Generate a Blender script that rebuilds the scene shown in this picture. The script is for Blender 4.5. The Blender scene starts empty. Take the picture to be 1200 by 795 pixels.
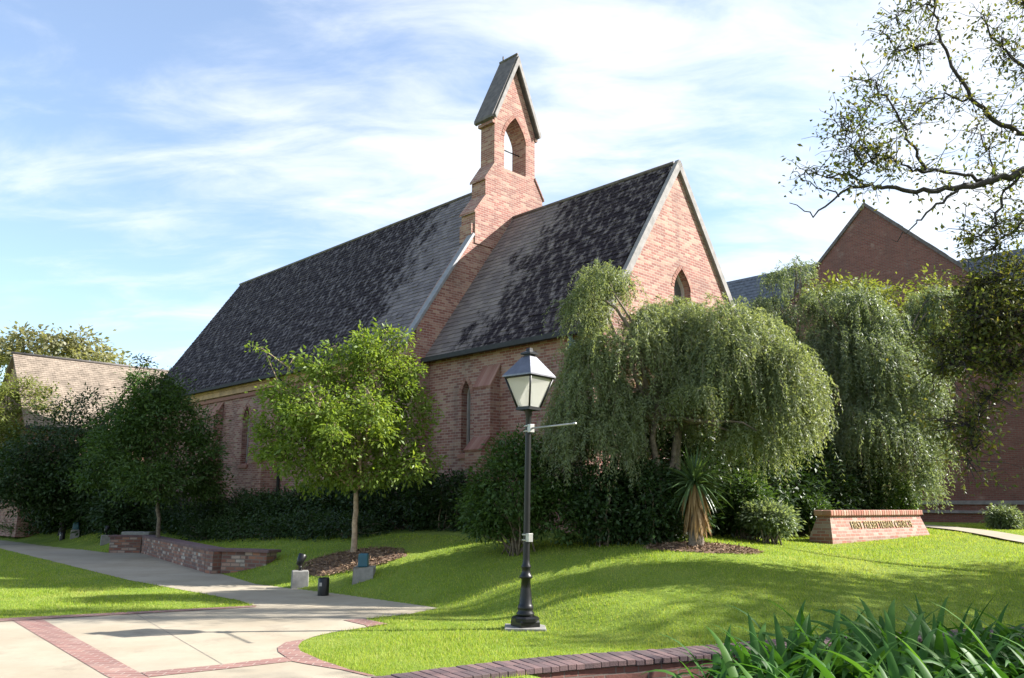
import bpy, bmesh, math, random
import numpy as np
from mathutils import Vector, Matrix
from mathutils.geometry import tessellate_polygon

# ------------------------------------------------------------------ camera, world, sun, exposure
SC = bpy.context.scene
COL = SC.collection
FPX, PITCH, ROLL, EYE = 953.0, 0.201, 0.004, 1.6
cam_d = bpy.data.cameras.new('camera')
cam = bpy.data.objects.new('camera', cam_d)
COL.objects.link(cam)
cam_d.sensor_fit = 'HORIZONTAL'
cam_d.sensor_width = 36.0
cam_d.lens = FPX / 1200.0 * 36.0
cam_d.clip_start, cam_d.clip_end = 0.1, 3000
_f = Vector((0, math.cos(PITCH), math.sin(PITCH)))
_u = Vector((0, -math.sin(PITCH), math.cos(PITCH)))
_r = Vector((1, 0, 0))
_r2 = _r * math.cos(ROLL) + _u * math.sin(ROLL)
_u2 = -_r * math.sin(ROLL) + _u * math.cos(ROLL)
M = Matrix.Identity(4)
for i in range(3):
    M[i][0], M[i][1], M[i][2] = _r2[i], _u2[i], -_f[i]
M[2][3] = EYE
cam.matrix_world = M
SC.camera = cam

SUN_EL = math.radians(34.0)
SUN_AZ = math.radians(84.5)          # clockwise from +Y (view direction) to +X
SUN_STRENGTH, SKY_STRENGTH, EXPOSURE = 5.0, 0.09, 1.55
SUN_DIR = np.array([math.sin(SUN_AZ) * math.cos(SUN_EL), math.cos(SUN_AZ) * math.cos(SUN_EL), math.sin(SUN_EL)])

world = bpy.data.worlds.new('World')
SC.world = world
world.use_nodes = True
nt = world.node_tree
nt.nodes.clear()
w_out = nt.nodes.new('ShaderNodeOutputWorld')
w_bg = nt.nodes.new('ShaderNodeBackground')
w_sky = nt.nodes.new('ShaderNodeTexSky')
w_sky.sky_type = 'NISHITA'
w_sky.sun_disc = False
w_sky.sun_elevation = SUN_EL
w_sky.sun_rotation = SUN_AZ
w_sky.air_density, w_sky.dust_density, w_sky.ozone_density = 1.0, 0.25, 2.0
w_bg.inputs['Strength'].default_value = SKY_STRENGTH
def wn(kind, **kw):
    n = nt.nodes.new(kind)
    for k, v in kw.items():
        setattr(n, k, v)
    return n
def wmath(op, a=None, b=None, c=None):
    n = wn('ShaderNodeMath', operation=op)
    for i, v in enumerate((a, b, c)):
        if v is None: continue
        if isinstance(v, (int, float)): n.inputs[i].default_value = v
        else: nt.links.new(v, n.inputs[i])
    return n.outputs[0]
tc = wn('ShaderNodeTexCoord')
sep = wn('ShaderNodeSeparateXYZ')
nt.links.new(tc.outputs['Generated'], sep.inputs[0])
zz = wmath('ADD', wmath('MAXIMUM', sep.outputs[2], 0.0), 0.18)
comb = wn('ShaderNodeCombineXYZ')
nt.links.new(wmath('DIVIDE', sep.outputs[0], zz), comb.inputs[0])
nt.links.new(wmath('DIVIDE', sep.outputs[1], zz), comb.inputs[1])
def cloud_noise(rot, scl, scale, detail, rough, dist, loc=(0, 0, 0)):
    mp = wn('ShaderNodeMapping')
    mp.inputs['Location'].default_value = loc
    mp.inputs['Rotation'].default_value = (0, 0, math.radians(rot))
    mp.inputs['Scale'].default_value = scl
    nt.links.new(comb.outputs[0], mp.inputs[0])
    nz = wn('ShaderNodeTexNoise')
    nz.inputs['Scale'].default_value = scale
    nz.inputs['Detail'].default_value = detail
    nz.inputs['Roughness'].default_value = rough
    nz.inputs['Distortion'].default_value = dist
    nt.links.new(mp.outputs[0], nz.inputs['Vector'])
    return nz.outputs['Fac']
n1 = cloud_noise(-20, (0.8, 1.25, 1), 1.5, 8, 0.55, 0.25, (3.1, 1.7, 0))
n2 = cloud_noise(30, (0.9, 2.0, 1), 3.2, 8, 0.6, 0.5, (1.2, 0.4, 0))
n3 = cloud_noise(0, (1, 1, 1), 0.7, 3, 0.5, 0.0, (5.0, 2.0, 0))
mixn = wmath('ADD', wmath('ADD', wmath('MULTIPLY', n1, 0.50), wmath('MULTIPLY', n2, 0.46)), wmath('MULTIPLY', n3, 0.3))
# thicker veil towards the sun's side and towards the horizon
toward = wmath('MULTIPLY', sep.outputs[0], 0.20)
low = wmath('MULTIPLY', wmath('SUBTRACT', 0.55, sep.outputs[2]), 0.10)
dens = wmath('ADD', wmath('ADD', mixn, toward), low)
ramp = wn('ShaderNodeMapRange', interpolation_type='SMOOTHSTEP')
ramp.inputs['From Min'].default_value = 0.50
ramp.inputs['From Max'].default_value = 0.82
ramp.inputs['To Min'].default_value = 0.15
ramp.inputs['To Max'].default_value = 0.93
nt.links.new(dens, ramp.inputs['Value'])
cmix = wn('ShaderNodeMix', data_type='RGBA')
nt.links.new(ramp.outputs[0], cmix.inputs['Factor'])
w_hsv = wn('ShaderNodeHueSaturation'); w_hsv.inputs['Saturation'].default_value = 1.06; w_hsv.inputs['Value'].default_value = 1.12
nt.links.new(w_sky.outputs[0], w_hsv.inputs['Color']); nt.links.new(w_hsv.outputs[0], cmix.inputs[6])
cmix.inputs[7].default_value = (4.7, 4.85, 5.05, 1)
nt.links.new(cmix.outputs[2], w_bg.inputs['Color'])
nt.links.new(w_bg.outputs[0], w_out.inputs[0])

sun_d = bpy.data.lights.new('sun', 'SUN')
sun_d.energy, sun_d.angle, sun_d.color = SUN_STRENGTH, math.radians(0.5), (1.0, 0.965, 0.90)
sun = bpy.data.objects.new('sun', sun_d)
COL.objects.link(sun)
sun.rotation_euler = Vector(SUN_DIR).to_track_quat('Z', 'Y').to_euler()
sun.location = (20, 5, 30)
SC.view_settings.view_transform = 'Standard'
SC.view_settings.look = 'None'
SC.view_settings.gamma = 1.0
SC.view_settings.use_curve_mapping = False
SC.view_settings.exposure = EXPOSURE
SC.render.engine = 'CYCLES'
SC.cycles.max_bounces = 6
SC.cycles.diffuse_bounces = 3
SC.cycles.glossy_bounces = 2
SC.cycles.transmission_bounces = 4
SC.cycles.transparent_max_bounces = 6
SC.cycles.caustics_reflective = False
SC.cycles.caustics_refractive = False

rng = np.random.default_rng(7)
random.seed(7)

# ------------------------------------------------------------------ measuring helpers
CAM = np.array([0, 0, EYE])
def V(*a): return np.array(a, float)
def unit(v):
    v = np.asarray(v, float)
    return v / (np.linalg.norm(v) + 1e-12)
def ray(px, py):
    X, Y = px - 600.0, 397.5 - py
    c, s = math.cos(ROLL), math.sin(ROLL)
    X, Y = X * c - Y * s, X * s + Y * c
    return X * V(1, 0, 0) + Y * V(0, -math.sin(PITCH), math.cos(PITCH)) + FPX * V(0, math.cos(PITCH), math.sin(PITCH))
def ground(px, py, z=0.0):
    r = ray(px, py); return CAM + r * ((z - EYE) / r[2])
def depth(px, py, y):
    r = ray(px, py); return CAM + r * (y / r[1])
def on_plane(px, py, P0, n):
    r = ray(px, py); return CAM + r * (np.dot(P0 - CAM, n) / np.dot(r, n))

FOOT = np.array([(-60, 78), (-22.9, 37.5), (-13.3, 27.6), (-12.0, 27.75), (-6.9, 19.85), (-5.16, 17.13), (-1.12, 13.38), (0.18, 11.35),
                 (1.89, 9.75), (4.08, 10.65), (6.75, 11.45), (14, 12), (80, 14)], float)
def foot_dist(x, y):
    x = np.asarray(x, float); y = np.asarray(y, float)
    best = np.full(x.shape, 1e9); sign = np.ones(x.shape)
    for (x0, y0), (x1, y1) in zip(FOOT[:-1], FOOT[1:]):
        dx, dy = x1 - x0, y1 - y0
        t = np.clip(((x - x0) * dx + (y - y0) * dy) / (dx * dx + dy * dy), 0, 1)
        qx, qy = x - (x0 + t * dx), y - (y0 + t * dy)
        d = np.hypot(qx, qy)
        s = np.sign(dx * (y - y0) - dy * (x - x0))
        m = d < best - 1e-6
        best = np.where(m, d, best); sign = np.where(m, s, sign)
    return best * sign
def H_raw(x, y):
    """height of the lawn"""
    d = np.maximum(foot_dist(x, y), 0)
    x = np.asarray(x, float); y = np.asarray(y, float)
    gl = np.interp(d, [0, .35, 1.05, 2, 3.2, 5, 9], [0, .05, .32, .68, .95, 1.06, 1.1])
    gr = np.interp(d, [0, .35, .9, 3.4, 6.5, 10, 20], [0, .06, .26, .6, .83, .95, 1.0])
    t = np.clip((x - 3.0) / 3.5, 0, 1); t = t * t * (3 - 2 * t)
    h = gl * (1 - t) + gr * t
    h = h + 0.02 * np.sin(x * 1.3 + y * .7) * np.sin(y * .9 - x * .4) * np.clip(d, 0, 1)
    # earth retained behind the long piece of the little stone wall
    ax, ay = -12.0, 27.75; bx, by = -6.9, 19.85
    L = math.hypot(bx - ax, by - ay); ux, uy = (bx - ax) / L, (by - ay) / L
    al = (x - ax) * ux + (y - ay) * uy
    pd = (x - ax) * -uy + (y - ay) * ux
    inside = (al > -0.2) & (al < L + .05) & (pd > 0.16) & (pd < 2.2)
    return np.where(inside, np.maximum(h, 0.47), h)
HX = np.arange(-62, 62.01, .2); HY = np.arange(4, 82, .2)
_gx, _gy = np.meshgrid(HX, HY)
_d = foot_dist(_gx, _gy)
def _blur(a, sig):
    r = int(3 * sig / .2); kx = np.exp(-.5 * (np.arange(-r, r + 1) * .2 / sig) ** 2); kx /= kx.sum()
    a = np.pad(a, ((r, r), (r, r)), mode='edge')
    a = np.apply_along_axis(lambda q: np.convolve(q, kx, 'valid'), 0, a)
    return np.apply_along_axis(lambda q: np.convolve(q, kx, 'valid'), 1, a)
_hr = H_raw(_gx, _gy)
_hs = _blur(np.where(_d > -1.2, _hr, _hr), 1.1)
_k = np.clip((_d - .1) / 1.6, 0, 1); _k = _k * _k * (3 - 2 * _k)
HT = _hr * (1 - _k) + _hs * _k
def H(x, y):
    x = np.asarray(x, float); y = np.asarray(y, float)
    fx = np.clip((x - HX[0]) / .2, 0, len(HX) - 1.001); fy = np.clip((y - HY[0]) / .2, 0, len(HY) - 1.001)
    ix = fx.astype(int); iy = fy.astype(int); tx = fx - ix; ty = fy - iy
    g = HT[iy, ix] * (1 - tx) * (1 - ty) + HT[iy, ix + 1] * tx * (1 - ty) + HT[iy + 1, ix] * (1 - tx) * ty + HT[iy + 1, ix + 1] * tx * ty
    near = np.abs(foot_dist(x, y)) < .7
    return np.where(near & (g < .3), np.minimum(g, np.maximum(H_raw(x, y), 0) + .02), g)
def hz(x, y): return float(H(np.array([x]), np.array([y]))[0])

# ------------------------------------------------------------------ materials
def mat(name):
    m = bpy.data.materials.new(name); m.use_nodes = True
    t = m.node_tree
    return m, t, t.nodes['Principled BSDF']
class NT:
    def __init__(s, t): s.t = t
    def n(s, kind, **kw):
        x = s.t.nodes.new(kind)
        for k, v in kw.items(): setattr(x, k, v)
        return x
    def l(s, a, b): s.t.links.new(a, b)
    def m(s, op, a, b=None):
        x = s.n('ShaderNodeMath', operation=op)
        for i, v in enumerate((a, b)):
            if v is None: continue
            if isinstance(v, (int, float)): x.inputs[i].default_value = v
            else: s.l(v, x.inputs[i])
        return x.outputs[0]
    def noise(s, vec, scale, detail=4, rough=.55, scl=None, rot=0):
        if scl is not None or rot:
            mp = s.n('ShaderNodeMapping'); mp.inputs['Scale'].default_value = scl or (1, 1, 1)
            mp.inputs['Rotation'].default_value = (0, 0, rot); s.l(vec, mp.inputs[0]); vec = mp.outputs[0]
        x = s.n('ShaderNodeTexNoise'); x.inputs['Scale'].default_value = scale
        x.inputs['Detail'].default_value = detail; x.inputs['Roughness'].default_value = rough
        s.l(vec, x.inputs['Vector']); return x.outputs['Fac']
    def rng(s, v, a, b, c=0., d=1., smooth=True):
        x = s.n('ShaderNodeMapRange', interpolation_type='SMOOTHSTEP' if smooth else 'LINEAR')
        for k, q in zip(('From Min', 'From Max', 'To Min', 'To Max'), (a, b, c, d)): x.inputs[k].default_value = q
        s.l(v, x.inputs['Value']); return x.outputs[0]
    def mix(s, f, a, b, blend='MIX'):
        x = s.n('ShaderNodeMix', data_type='RGBA', blend_type=blend)
        if isinstance(f, (int, float)): x.inputs['Factor'].default_value = f
        else: s.l(f, x.inputs['Factor'])
        for i, v in ((6, a), (7, b)):
            if isinstance(v, tuple): x.inputs[i].default_value = (*v[:3], 1)
            else: s.l(v, x.inputs[i])
        return x.outputs[2]
    def ramp(s, v, stops):
        x = s.n('ShaderNodeValToRGB')
        e = x.color_ramp.elements
        while len(e) < len(stops): e.new(.5)
        for el, (p, c) in zip(e, stops): el.position = p; el.color = (*c, 1)
        s.l(v, x.inputs[0]); return x.outputs[0]
    def bump(s, h, strength, dist, bs):
        x = s.n('ShaderNodeBump'); x.inputs['Strength'].default_value = strength; x.inputs['Distance'].default_value = dist
        s.l(h, x.inputs['Height']); s.l(x.outputs[0], bs.inputs['Normal'])

def brick_mat(name, c1, c2, c3, mortar, bw=.215, bh=.0705, ms=.009, weather=.35, pale=None):
    m, t, bs = mat(name); k = NT(t)
    uv = k.n('ShaderNodeTexCoord').outputs['UV']
    nz = k.noise(uv, 6.0, 2)
    # small wobble so that the courses are hand laid
    wob = k.n('ShaderNodeVectorMath', operation='SCALE'); wob.inputs['Scale'].default_value = .006
    wn_ = k.n('ShaderNodeTexNoise'); wn_.inputs['Scale'].default_value = 3.0; k.l(uv, wn_.inputs['Vector'])
    k.l(wn_.outputs['Color'], wob.inputs[0])
    add = k.n('ShaderNodeVectorMath', operation='ADD'); k.l(uv, add.inputs[0]); k.l(wob.outputs[0], add.inputs[1])
    br = k.n('ShaderNodeTexBrick'); k.l(add.outputs[0], br.inputs['Vector'])
    br.inputs['Scale'].default_value = 1.0; br.inputs['Brick Width'].default_value = bw; br.inputs['Row Height'].default_value = bh
    br.inputs['Mortar Size'].default_value = ms; br.inputs['Mortar Smooth'].default_value = .25; br.inputs['Bias'].default_value = 0
    br.inputs['Color1'].default_value = (0, 0, 0, 1); br.inputs['Color2'].default_value = (1, 1, 1, 1); br.inputs['Mortar'].default_value = (.5, .5, .5, 1)
    stops = [(0.0, c1), (.38, c2), (.72, c3), (1.0, c2 if pale is None else pale)]
    col = k.ramp(br.outputs['Color'], stops)
    fine = k.noise(uv, 45, 3)
    col = k.mix(k.rng(fine, .3, .75, 0, .30), col, (.10, .06, .05))
    col = k.mix(br.outputs['Fac'], col, mortar)
    big = k.noise(uv, .8, 5, .65)
    col = k.mix(k.rng(big, .42, .72, 0, weather), col, (.09, .065, .055))
    streak = k.noise(uv, 1.3, 5, .65, (1.6, .22, 1))
    col = k.mix(k.rng(streak, .5, .78, 0, weather * 1.2), col, (.08, .06, .055))
    lime = k.noise(uv, 1.7, 4, .6)
    col = k.mix(k.rng(lime, .56, .78, 0, .35), col, (.42, .34, .28))
    k.l(col, bs.inputs['Base Color'])
    bs.inputs['Roughness'].default_value = .9
    hgt = k.m('ADD', k.m('MULTIPLY', k.m('SUBTRACT', 1.0, br.outputs['Fac']), 1.0), k.m('MULTIPLY', fine, .35))
    k.bump(hgt, .55, .012, bs)
    return m

def leaf_mat(name, ca, cb, cc, trans=.42, rough=.45, spec=.35):
    m, t, bs = mat(name); k = NT(t)
    geo = k.n('ShaderNodeNewGeometry')
    col = k.ramp(geo.outputs['Random Per Island'], [(0, ca), (.5, cb), (1, cc)])
    pos = k.noise(geo.outputs['Position'], .9, 2)
    col = k.mix(k.rng(pos, .35, .7, 0, .35), col, tuple(.8 * v for v in cc))
    k.l(col, bs.inputs['Base Color'])
    bs.inputs['Roughness'].default_value = rough; bs.inputs['Specular IOR Level'].default_value = spec
    tr = k.n('ShaderNodeBsdfTranslucent')
    k.l(k.mix(1.0, col, (1.25, 1.2, .55), 'MULTIPLY'), tr.inputs['Color'])
    mx = k.n('ShaderNodeMixShader'); mx.inputs[0].default_value = trans
    out = t.nodes['Material Output']
    k.l(bs.outputs[0], mx.inputs[1]); k.l(tr.outputs[0], mx.inputs[2]); k.l(mx.outputs[0], out.inputs[0])
    return m

def blade_mat(name):
    m, t, bs = mat(name); k = NT(t)
    geo = k.n('ShaderNodeNewGeometry')
    col = k.ramp(geo.outputs['Random Per Island'], [(0, (.19, .29, .025)), (.45, (.28, .38, .045)), (.85, (.38, .44, .08)), (1, (.46, .42, .18))])
    col = k.mix(k.rng(k.noise(geo.outputs['Position'], .55, 5, .65), .50, .72, 0, .55), col, (.43, .42, .14))
    col = k.mix(k.rng(k.noise(geo.outputs['Position'], 1.6, 4, .6), .52, .72, 0, .5), col, (.13, .25, .03))
    k.l(col, bs.inputs['Base Color']); bs.inputs['Roughness'].default_value = .55; bs.inputs['Specular IOR Level'].default_value = .2
    tr = k.n('ShaderNodeBsdfTranslucent'); k.l(k.mix(1.0, col, (1.2, 1.15, .55), 'MULTIPLY'), tr.inputs['Color'])
    mx = k.n('ShaderNodeMixShader'); mx.inputs[0].default_value = .5
    k.l(bs.outputs[0], mx.inputs[1]); k.l(tr.outputs[0], mx.inputs[2]); k.l(mx.outputs[0], t.nodes['Material Output'].inputs[0])
    return m

def plain(name, col, rough=.7, metal=0., vary=.25, scale=8., bump=.0, spec=.5):
    m, t, bs = mat(name); k = NT(t)
    ob = k.n('ShaderNodeTexCoord').outputs['Object']
    nz = k.noise(ob, scale, 5, .6)
    c = k.mix(k.rng(nz, .3, .7), tuple(v * (1 - vary) for v in col), tuple(v * (1 + vary) for v in col))
    k.l(c, bs.inputs['Base Color']); bs.inputs['Roughness'].default_value = rough; bs.inputs['Metallic'].default_value = metal
    bs.inputs['Specular IOR Level'].default_value = spec
    if bump: k.bump(k.noise(ob, scale * 4, 5, .65), bump, .02, bs)
    return m

M_BRICK = brick_mat('church_brick', (.30, .115, .088), (.22, .085, .07), (.36, .18, .14), (.37, .285, .24), ms=.0085, pale=(.42, .27, .20))
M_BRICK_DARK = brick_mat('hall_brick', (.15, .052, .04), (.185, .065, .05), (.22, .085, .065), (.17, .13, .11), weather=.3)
M_PAVER = brick_mat('paver_brick', (.25, .115, .095), (.20, .10, .085), (.29, .15, .12), (.34, .27, .23), bw=.2, bh=.1, ms=.006, weather=.15)
M_CAPBRICK = brick_mat('cap_brick', (.15, .085, .085), (.125, .075, .08), (.19, .105, .10), (.13, .10, .095), bw=.1, bh=.36, ms=.006, weather=.25)
M_RUBBLE = brick_mat('old_mixed_brick', (.27, .10, .065), (.13, .065, .055), (.34, .15, .09), (.17, .14, .12), bw=.24, bh=.085, ms=.012, weather=.35, pale=(.48, .42, .36))
M_SIGNBRICK = brick_mat('sign_brick', (.36, .13, .09), (.28, .125, .10), (.33, .19, .15), (.34, .29, .25), bw=.2, bh=.068, ms=.007, weather=.1, pale=(.38, .28, .23))

def slate_mat(name, clean_u, light, dark, along=1.0):
    """slates with a per-slate tone and black algae whose streaks run down the slope; clean_u: algae starts here along the roof"""
    m, t, bs = mat(name); k = NT(t)
    geo = k.n('ShaderNodeNewGeometry'); uv = k.n('ShaderNodeTexCoord').outputs['UV']
    col = k.ramp(geo.outputs['Random Per Island'], [(0, dark), (.55, tuple((a + b) / 2 for a, b in zip(dark, light))), (1, light)])
    sx = k.n('ShaderNodeSeparateXYZ'); k.l(uv, sx.inputs[0])
    al = k.noise(uv, .75, 6, .62, (1.5, .8, 1), math.radians(-25))
    al2 = k.noise(uv, 3.0, 4, .65, (1.25, .7, 1), math.radians(-35))
    fl = k.noise(uv, 6.0, 5, .68, (1.0, .5, 1), math.radians(-48))
    s = k.m('ADD', k.m('MULTIPLY', al, .75), k.m('MULTIPLY', al2, .48))
    if clean_u is not None:
        # slanted clean strip beside the parapet
        wob = k.m('MULTIPLY', k.m('SUBTRACT', k.noise(uv, .9, 5, .65), .5), 3.2)
        d = k.m('SUBTRACT', k.m('ADD', k.m('MULTIPLY', sx.outputs[0], along), k.m('MULTIPLY', sx.outputs[1], clean_u[1])), clean_u[0])
        d = k.m('ADD', d, wob)
        s = k.m('ADD', s, k.rng(d, -1.2, clean_u[2], -.26, .14, False))
    mask = k.m('MULTIPLY', k.rng(s, .50, .63), k.rng(fl, .47, .64, 1.0, .10))
    rnd = k.m('MULTIPLY', k.rng(geo.outputs['Random Per Island'], .5, .95, 1.0, .93), mask)
    col = k.mix(rnd, col, (.021, .0155, .020))
    k.l(col, bs.inputs['Base Color']); bs.inputs['Roughness'].default_value = .85
    bs.inputs['Specular IOR Level'].default_value = .12
    k.bump(k.noise(uv, 30, 4), .3, .01, bs)
    return m
M_SLATE_CH = slate_mat('chancel_slate', (1.3, -.14, 1.6), (.215, .18, .17), (.15, .125, .125))
M_SLATE_NV = slate_mat('nave_slate', (.9, -.22, 2.6), (.20, .175, .185), (.135, .118, .13))
M_SLATE_WING = plain('tan_wing_slate', (.215, .175, .14), .85, vary=.25, scale=2.5, spec=.15)
M_SLATE_HALL = plain('hall_slate', (.10, .11, .13), .6, vary=.3, scale=6)
M_SLATE_BELL = plain('bellcote_slate', (.10, .085, .08), .7, vary=.3, scale=6)
M_STONE = plain('pale_coping_stone', (.22, .205, .20), .85, vary=.2, scale=5, bump=.15)
M_LEAD = plain('lead_flashing', (.20, .20, .215), .55, vary=.15)
M_GUTTER = plain('dark_gutter_metal', (.028, .028, .03), .8, vary=.2)
M_PIPE = plain('green_copper_pipe', (.10, .15, .16), .6, vary=.25)
M_CORNICE = plain('tan_cornice', (.42, .27, .15), .85, vary=.2, scale=4)
M_GLASS, _t, _b = mat('dark_leaded_glass'); _b.inputs['Base Color'].default_value = (.07, .075, .085, 1); _b.inputs['Roughness'].default_value = .25
M_FRAME = plain('pale_window_stone', (.46, .43, .42), .8, vary=.12)
M_BLACK = plain('black_paint', (.007, .007, .008), .38, vary=.2, spec=.35)
M_ALU = plain('aluminium', (.36, .355, .34), .45, .6, vary=.1)
M_IRON = plain('bellcote_iron', (.03, .03, .03), .6)
M_CONC_BLOCK = plain('cast_concrete', (.22, .21, .195), .9, vary=.15, scale=10, bump=.2)
M_TEAL = plain('teal_plastic', (.015, .085, .12), .5, vary=.1)
M_GOLD, _t, _b = mat('gilt_letters'); _b.inputs['Base Color'].default_value = (.24, .165, .04, 1); _b.inputs['Roughness'].default_value = .5
M_BARK = plain('grey_bark', (.17, .135, .105), .9, vary=.4, scale=14, bump=.7)
M_BARK_PALE = plain('pale_bark', (.36, .26, .18), .85, vary=.35, scale=10, bump=.5)
M_BARK_DARK = plain('dark_oak_bark', (.035, .028, .026), .9, vary=.35, scale=10, bump=.7)

# lawn
M_LAWN, t_, b_ = mat('lawn_turf'); k = NT(t_)
pos = k.n('ShaderNodeNewGeometry').outputs['Position']
c = k.mix(k.rng(k.noise(pos, 1.1, 5, .6), .3, .7), (.17, .24, .03), (.23, .30, .05))
c = k.mix(k.rng(k.noise(pos, 28, 4, .7), .35, .75, 0, .6), c, (.045, .085, .012))
c = k.mix(k.rng(k.noise(pos, .35, 4, .6), .52, .75, 0, .5), c, (.19, .20, .06))
k.l(c, b_.inputs['Base Color']); b_.inputs['Roughness'].default_value = .9; b_.inputs['Specular IOR Level'].default_value = .15
k.bump(k.noise(pos, 40, 4, .8), .8, .03, b_)
M_BLADE = blade_mat('grass_blade')
# concrete
M_CONC, t_, b_ = mat('broom_finished_concrete'); k = NT(t_)
pos = k.n('ShaderNodeNewGeometry').outputs['Position']
c = k.mix(k.rng(k.noise(pos, .7, 6, .65), .3, .7), (.285, .235, .165), (.36, .31, .23))
c = k.mix(k.rng(k.noise(pos, 3.0, 6, .7), .50, .80, 0, .35), c, (.25, .21, .165))
c = k.mix(k.rng(k.noise(pos, 1.2, 7, .75), .53, .68, 0, .5), c, (.19, .15, .11))
c = k.mix(k.rng(k.noise(pos, .45, 3, .5), .45, .7, 0, .3), c, (.24, .21, .17))
c = k.mix(k.rng(k.noise(pos, 60, 3, .7), .45, .8, 0, .25), c, (.22, .195, .165))
k.l(c, b_.inputs['Base Color']); b_.inputs['Roughness'].default_value = .9
k.bump(k.noise(pos, 90, 3, .7), .25, .006, b_)
M_JOINT = plain('joint_filler', (.20, .175, .14), .95)
# soil and mulch
M_SOIL = plain('planting_soil', (.045, .032, .024), .95, vary=.4, scale=12, bump=.8)
M_MULCH, t_, b_ = mat('pine_straw_mulch'); k = NT(t_)
geo = k.n('ShaderNodeNewGeometry')
c = k.ramp(geo.outputs['Random Per Island'], [(0, (.13, .075, .045)), (.5, (.22, .14, .085)), (1, (.34, .235, .15))])
k.l(c, b_.inputs['Base Color']); b_.inputs['Roughness'].default_value = .95

# ------------------------------------------------------------------ mesh building helpers
class MB:
    def __init__(s): s.v = []; s.f = []; s.smooth = []
    def add(s, verts, faces, smooth=False):
        o = len(s.v)
        s.v.extend([tuple(map(float, p)) for p in verts])
        for f in faces: s.f.append(tuple(o + i for i in f)); s.smooth.append(smooth)
        return s
    def box(s, c, half, X=(1, 0, 0), Y=(0, 1, 0), Z=(0, 0, 1), taper=1.0):
        c = np.asarray(c, float); X, Y, Z = map(unit, (X, Y, Z)); hx, hy, hzz = half
        vs = []
        for k_ in (-1, 1):
            q = taper if k_ > 0 else 1.0
            for i, j in ((-1, -1), (1, -1), (1, 1), (-1, 1)):
                vs.append(c + X * hx * i * q + Y * hy * j * q + Z * hzz * k_)
        s.add(vs, [(3, 2, 1, 0), (4, 5, 6, 7), (0, 1, 5, 4), (1, 2, 6, 5), (2, 3, 7, 6), (3, 0, 4, 7)])
        return s
    def prism(s, poly, ext):
        """polygon (3D points, counter-clockwise seen against ext) extruded by the vector ext"""
        n = len(poly); P = [np.asarray(p, float) for p in poly]; e = np.asarray(ext, float)
        tri = tessellate_polygon([[Vector(p) for p in P]])
        vs = P + [p + e for p in P]
        fs = []
        nrm = sum((np.cross(P[i] - P[0], P[(i + 1) % n] - P[0]) for i in range(1, n - 1)), np.zeros(3))
        flip = np.dot(nrm, e) > 0
        for a_, b_, c_ in tri:
            tn = np.cross(P[b_] - P[a_], P[c_] - P[a_])
            if np.dot(tn, e) > 0: a_, b_ = b_, a_
            fs.append((a_, b_, c_)); fs.append((b_ + n, a_ + n, c_ + n))
        for i in range(n):
            j = (i + 1) % n
            fs.append((i, j, j + n, i + n) if not flip else (j, i, i + n, j + n))
        fs2 = []
        for f in fs: fs2.append(f)
        s.add(vs, fs2); return s
    def poly(s, pts, n=None):
        P = [np.asarray(p, float) for p in pts]
        tri = tessellate_polygon([[Vector(p) for p in P]])
        fs = []
        for a_, b_, c_ in tri:
            tn = np.cross(P[b_] - P[a_], P[c_] - P[a_])
            if n is not None and np.dot(tn, n) < 0: a_, b_ = b_, a_
            fs.append((a_, b_, c_))
        s.add(P, fs); return s
    def tube(s, pts, radii, seg=8, cap=True):
        pts = [np.asarray(p, float) for p in pts]
        if isinstance(radii, (int, float)): radii = [radii] * len(pts)
        vs, fs = [], []
        ref = V(0.3, 0.2, 1.0)
        for i, p in enumerate(pts):
            d = unit(pts[min(i + 1, len(pts) - 1)] - pts[max(i - 1, 0)])
            r_ = ref if abs(np.dot(unit(ref), d)) < .95 else V(1, 0, 0)
            x = unit(np.cross(r_, d)); y = np.cross(d, x)
            for j in range(seg):
                an = 2 * math.pi * j / seg
                vs.append(p + (x * math.cos(an) + y * math.sin(an)) * radii[i])
        for i in range(len(pts) - 1):
            for j in range(seg):
                k_ = (j + 1) % seg
                fs.append((i * seg + j, i * seg + k_, (i + 1) * seg + k_, (i + 1) * seg + j))
        if cap:
            fs.append(tuple(range(seg - 1, -1, -1))); fs.append(tuple((len(pts) - 1) * seg + j for j in range(seg)))
        s.add(vs, fs, True); return s
    def lathe(s, prof, c, axis=(0, 0, 1), seg=20, rot=0.0, smooth=True):
        c = np.asarray(c, float); z = unit(axis)
        x = unit(np.cross(V(0, 1, 0.01), z)); y = np.cross(z, x)
        vs, fs = [], []
        for r_, h in prof:
            for j in range(seg):
                an = 2 * math.pi * j / seg + rot
                vs.append(c + z * h + (x * math.cos(an) + y * math.sin(an)) * r_)
        for i in range(len(prof) - 1):
            for j in range(seg):
                k_ = (j + 1) % seg
                fs.append((i * seg + j, i * seg + k_, (i + 1) * seg + k_, (i + 1) * seg + j))
        fs.append(tuple(range(seg - 1, -1, -1))); fs.append(tuple((len(prof) - 1) * seg + j for j in range(seg)))
        s.add(vs, fs, smooth); return s
    def build(s, name, material, parent=None, bevel=0.0, uv=True):
        off = np.zeros(3)
        if parent is not None:
            p = parent
            while p is not None: off = off + np.array(p.location); p = p.parent
        me = bpy.data.meshes.new(name)
        me.from_pydata([tuple(np.asarray(v) - off) for v in s.v], [], s.f)
        me.materials.append(material)
        me.polygons.foreach_set('use_smooth', s.smooth)
        if uv: auto_uv(me, off)
        me.update()
        o = bpy.data.objects.new(name, me); COL.objects.link(o)
        if parent is not None: o.parent = parent
        if bevel:
            b = o.modifiers.new('bevel', 'BEVEL'); b.width = bevel; b.segments = 2; b.limit_method = 'ANGLE'; b.angle_limit = math.radians(40)
        return o
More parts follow.
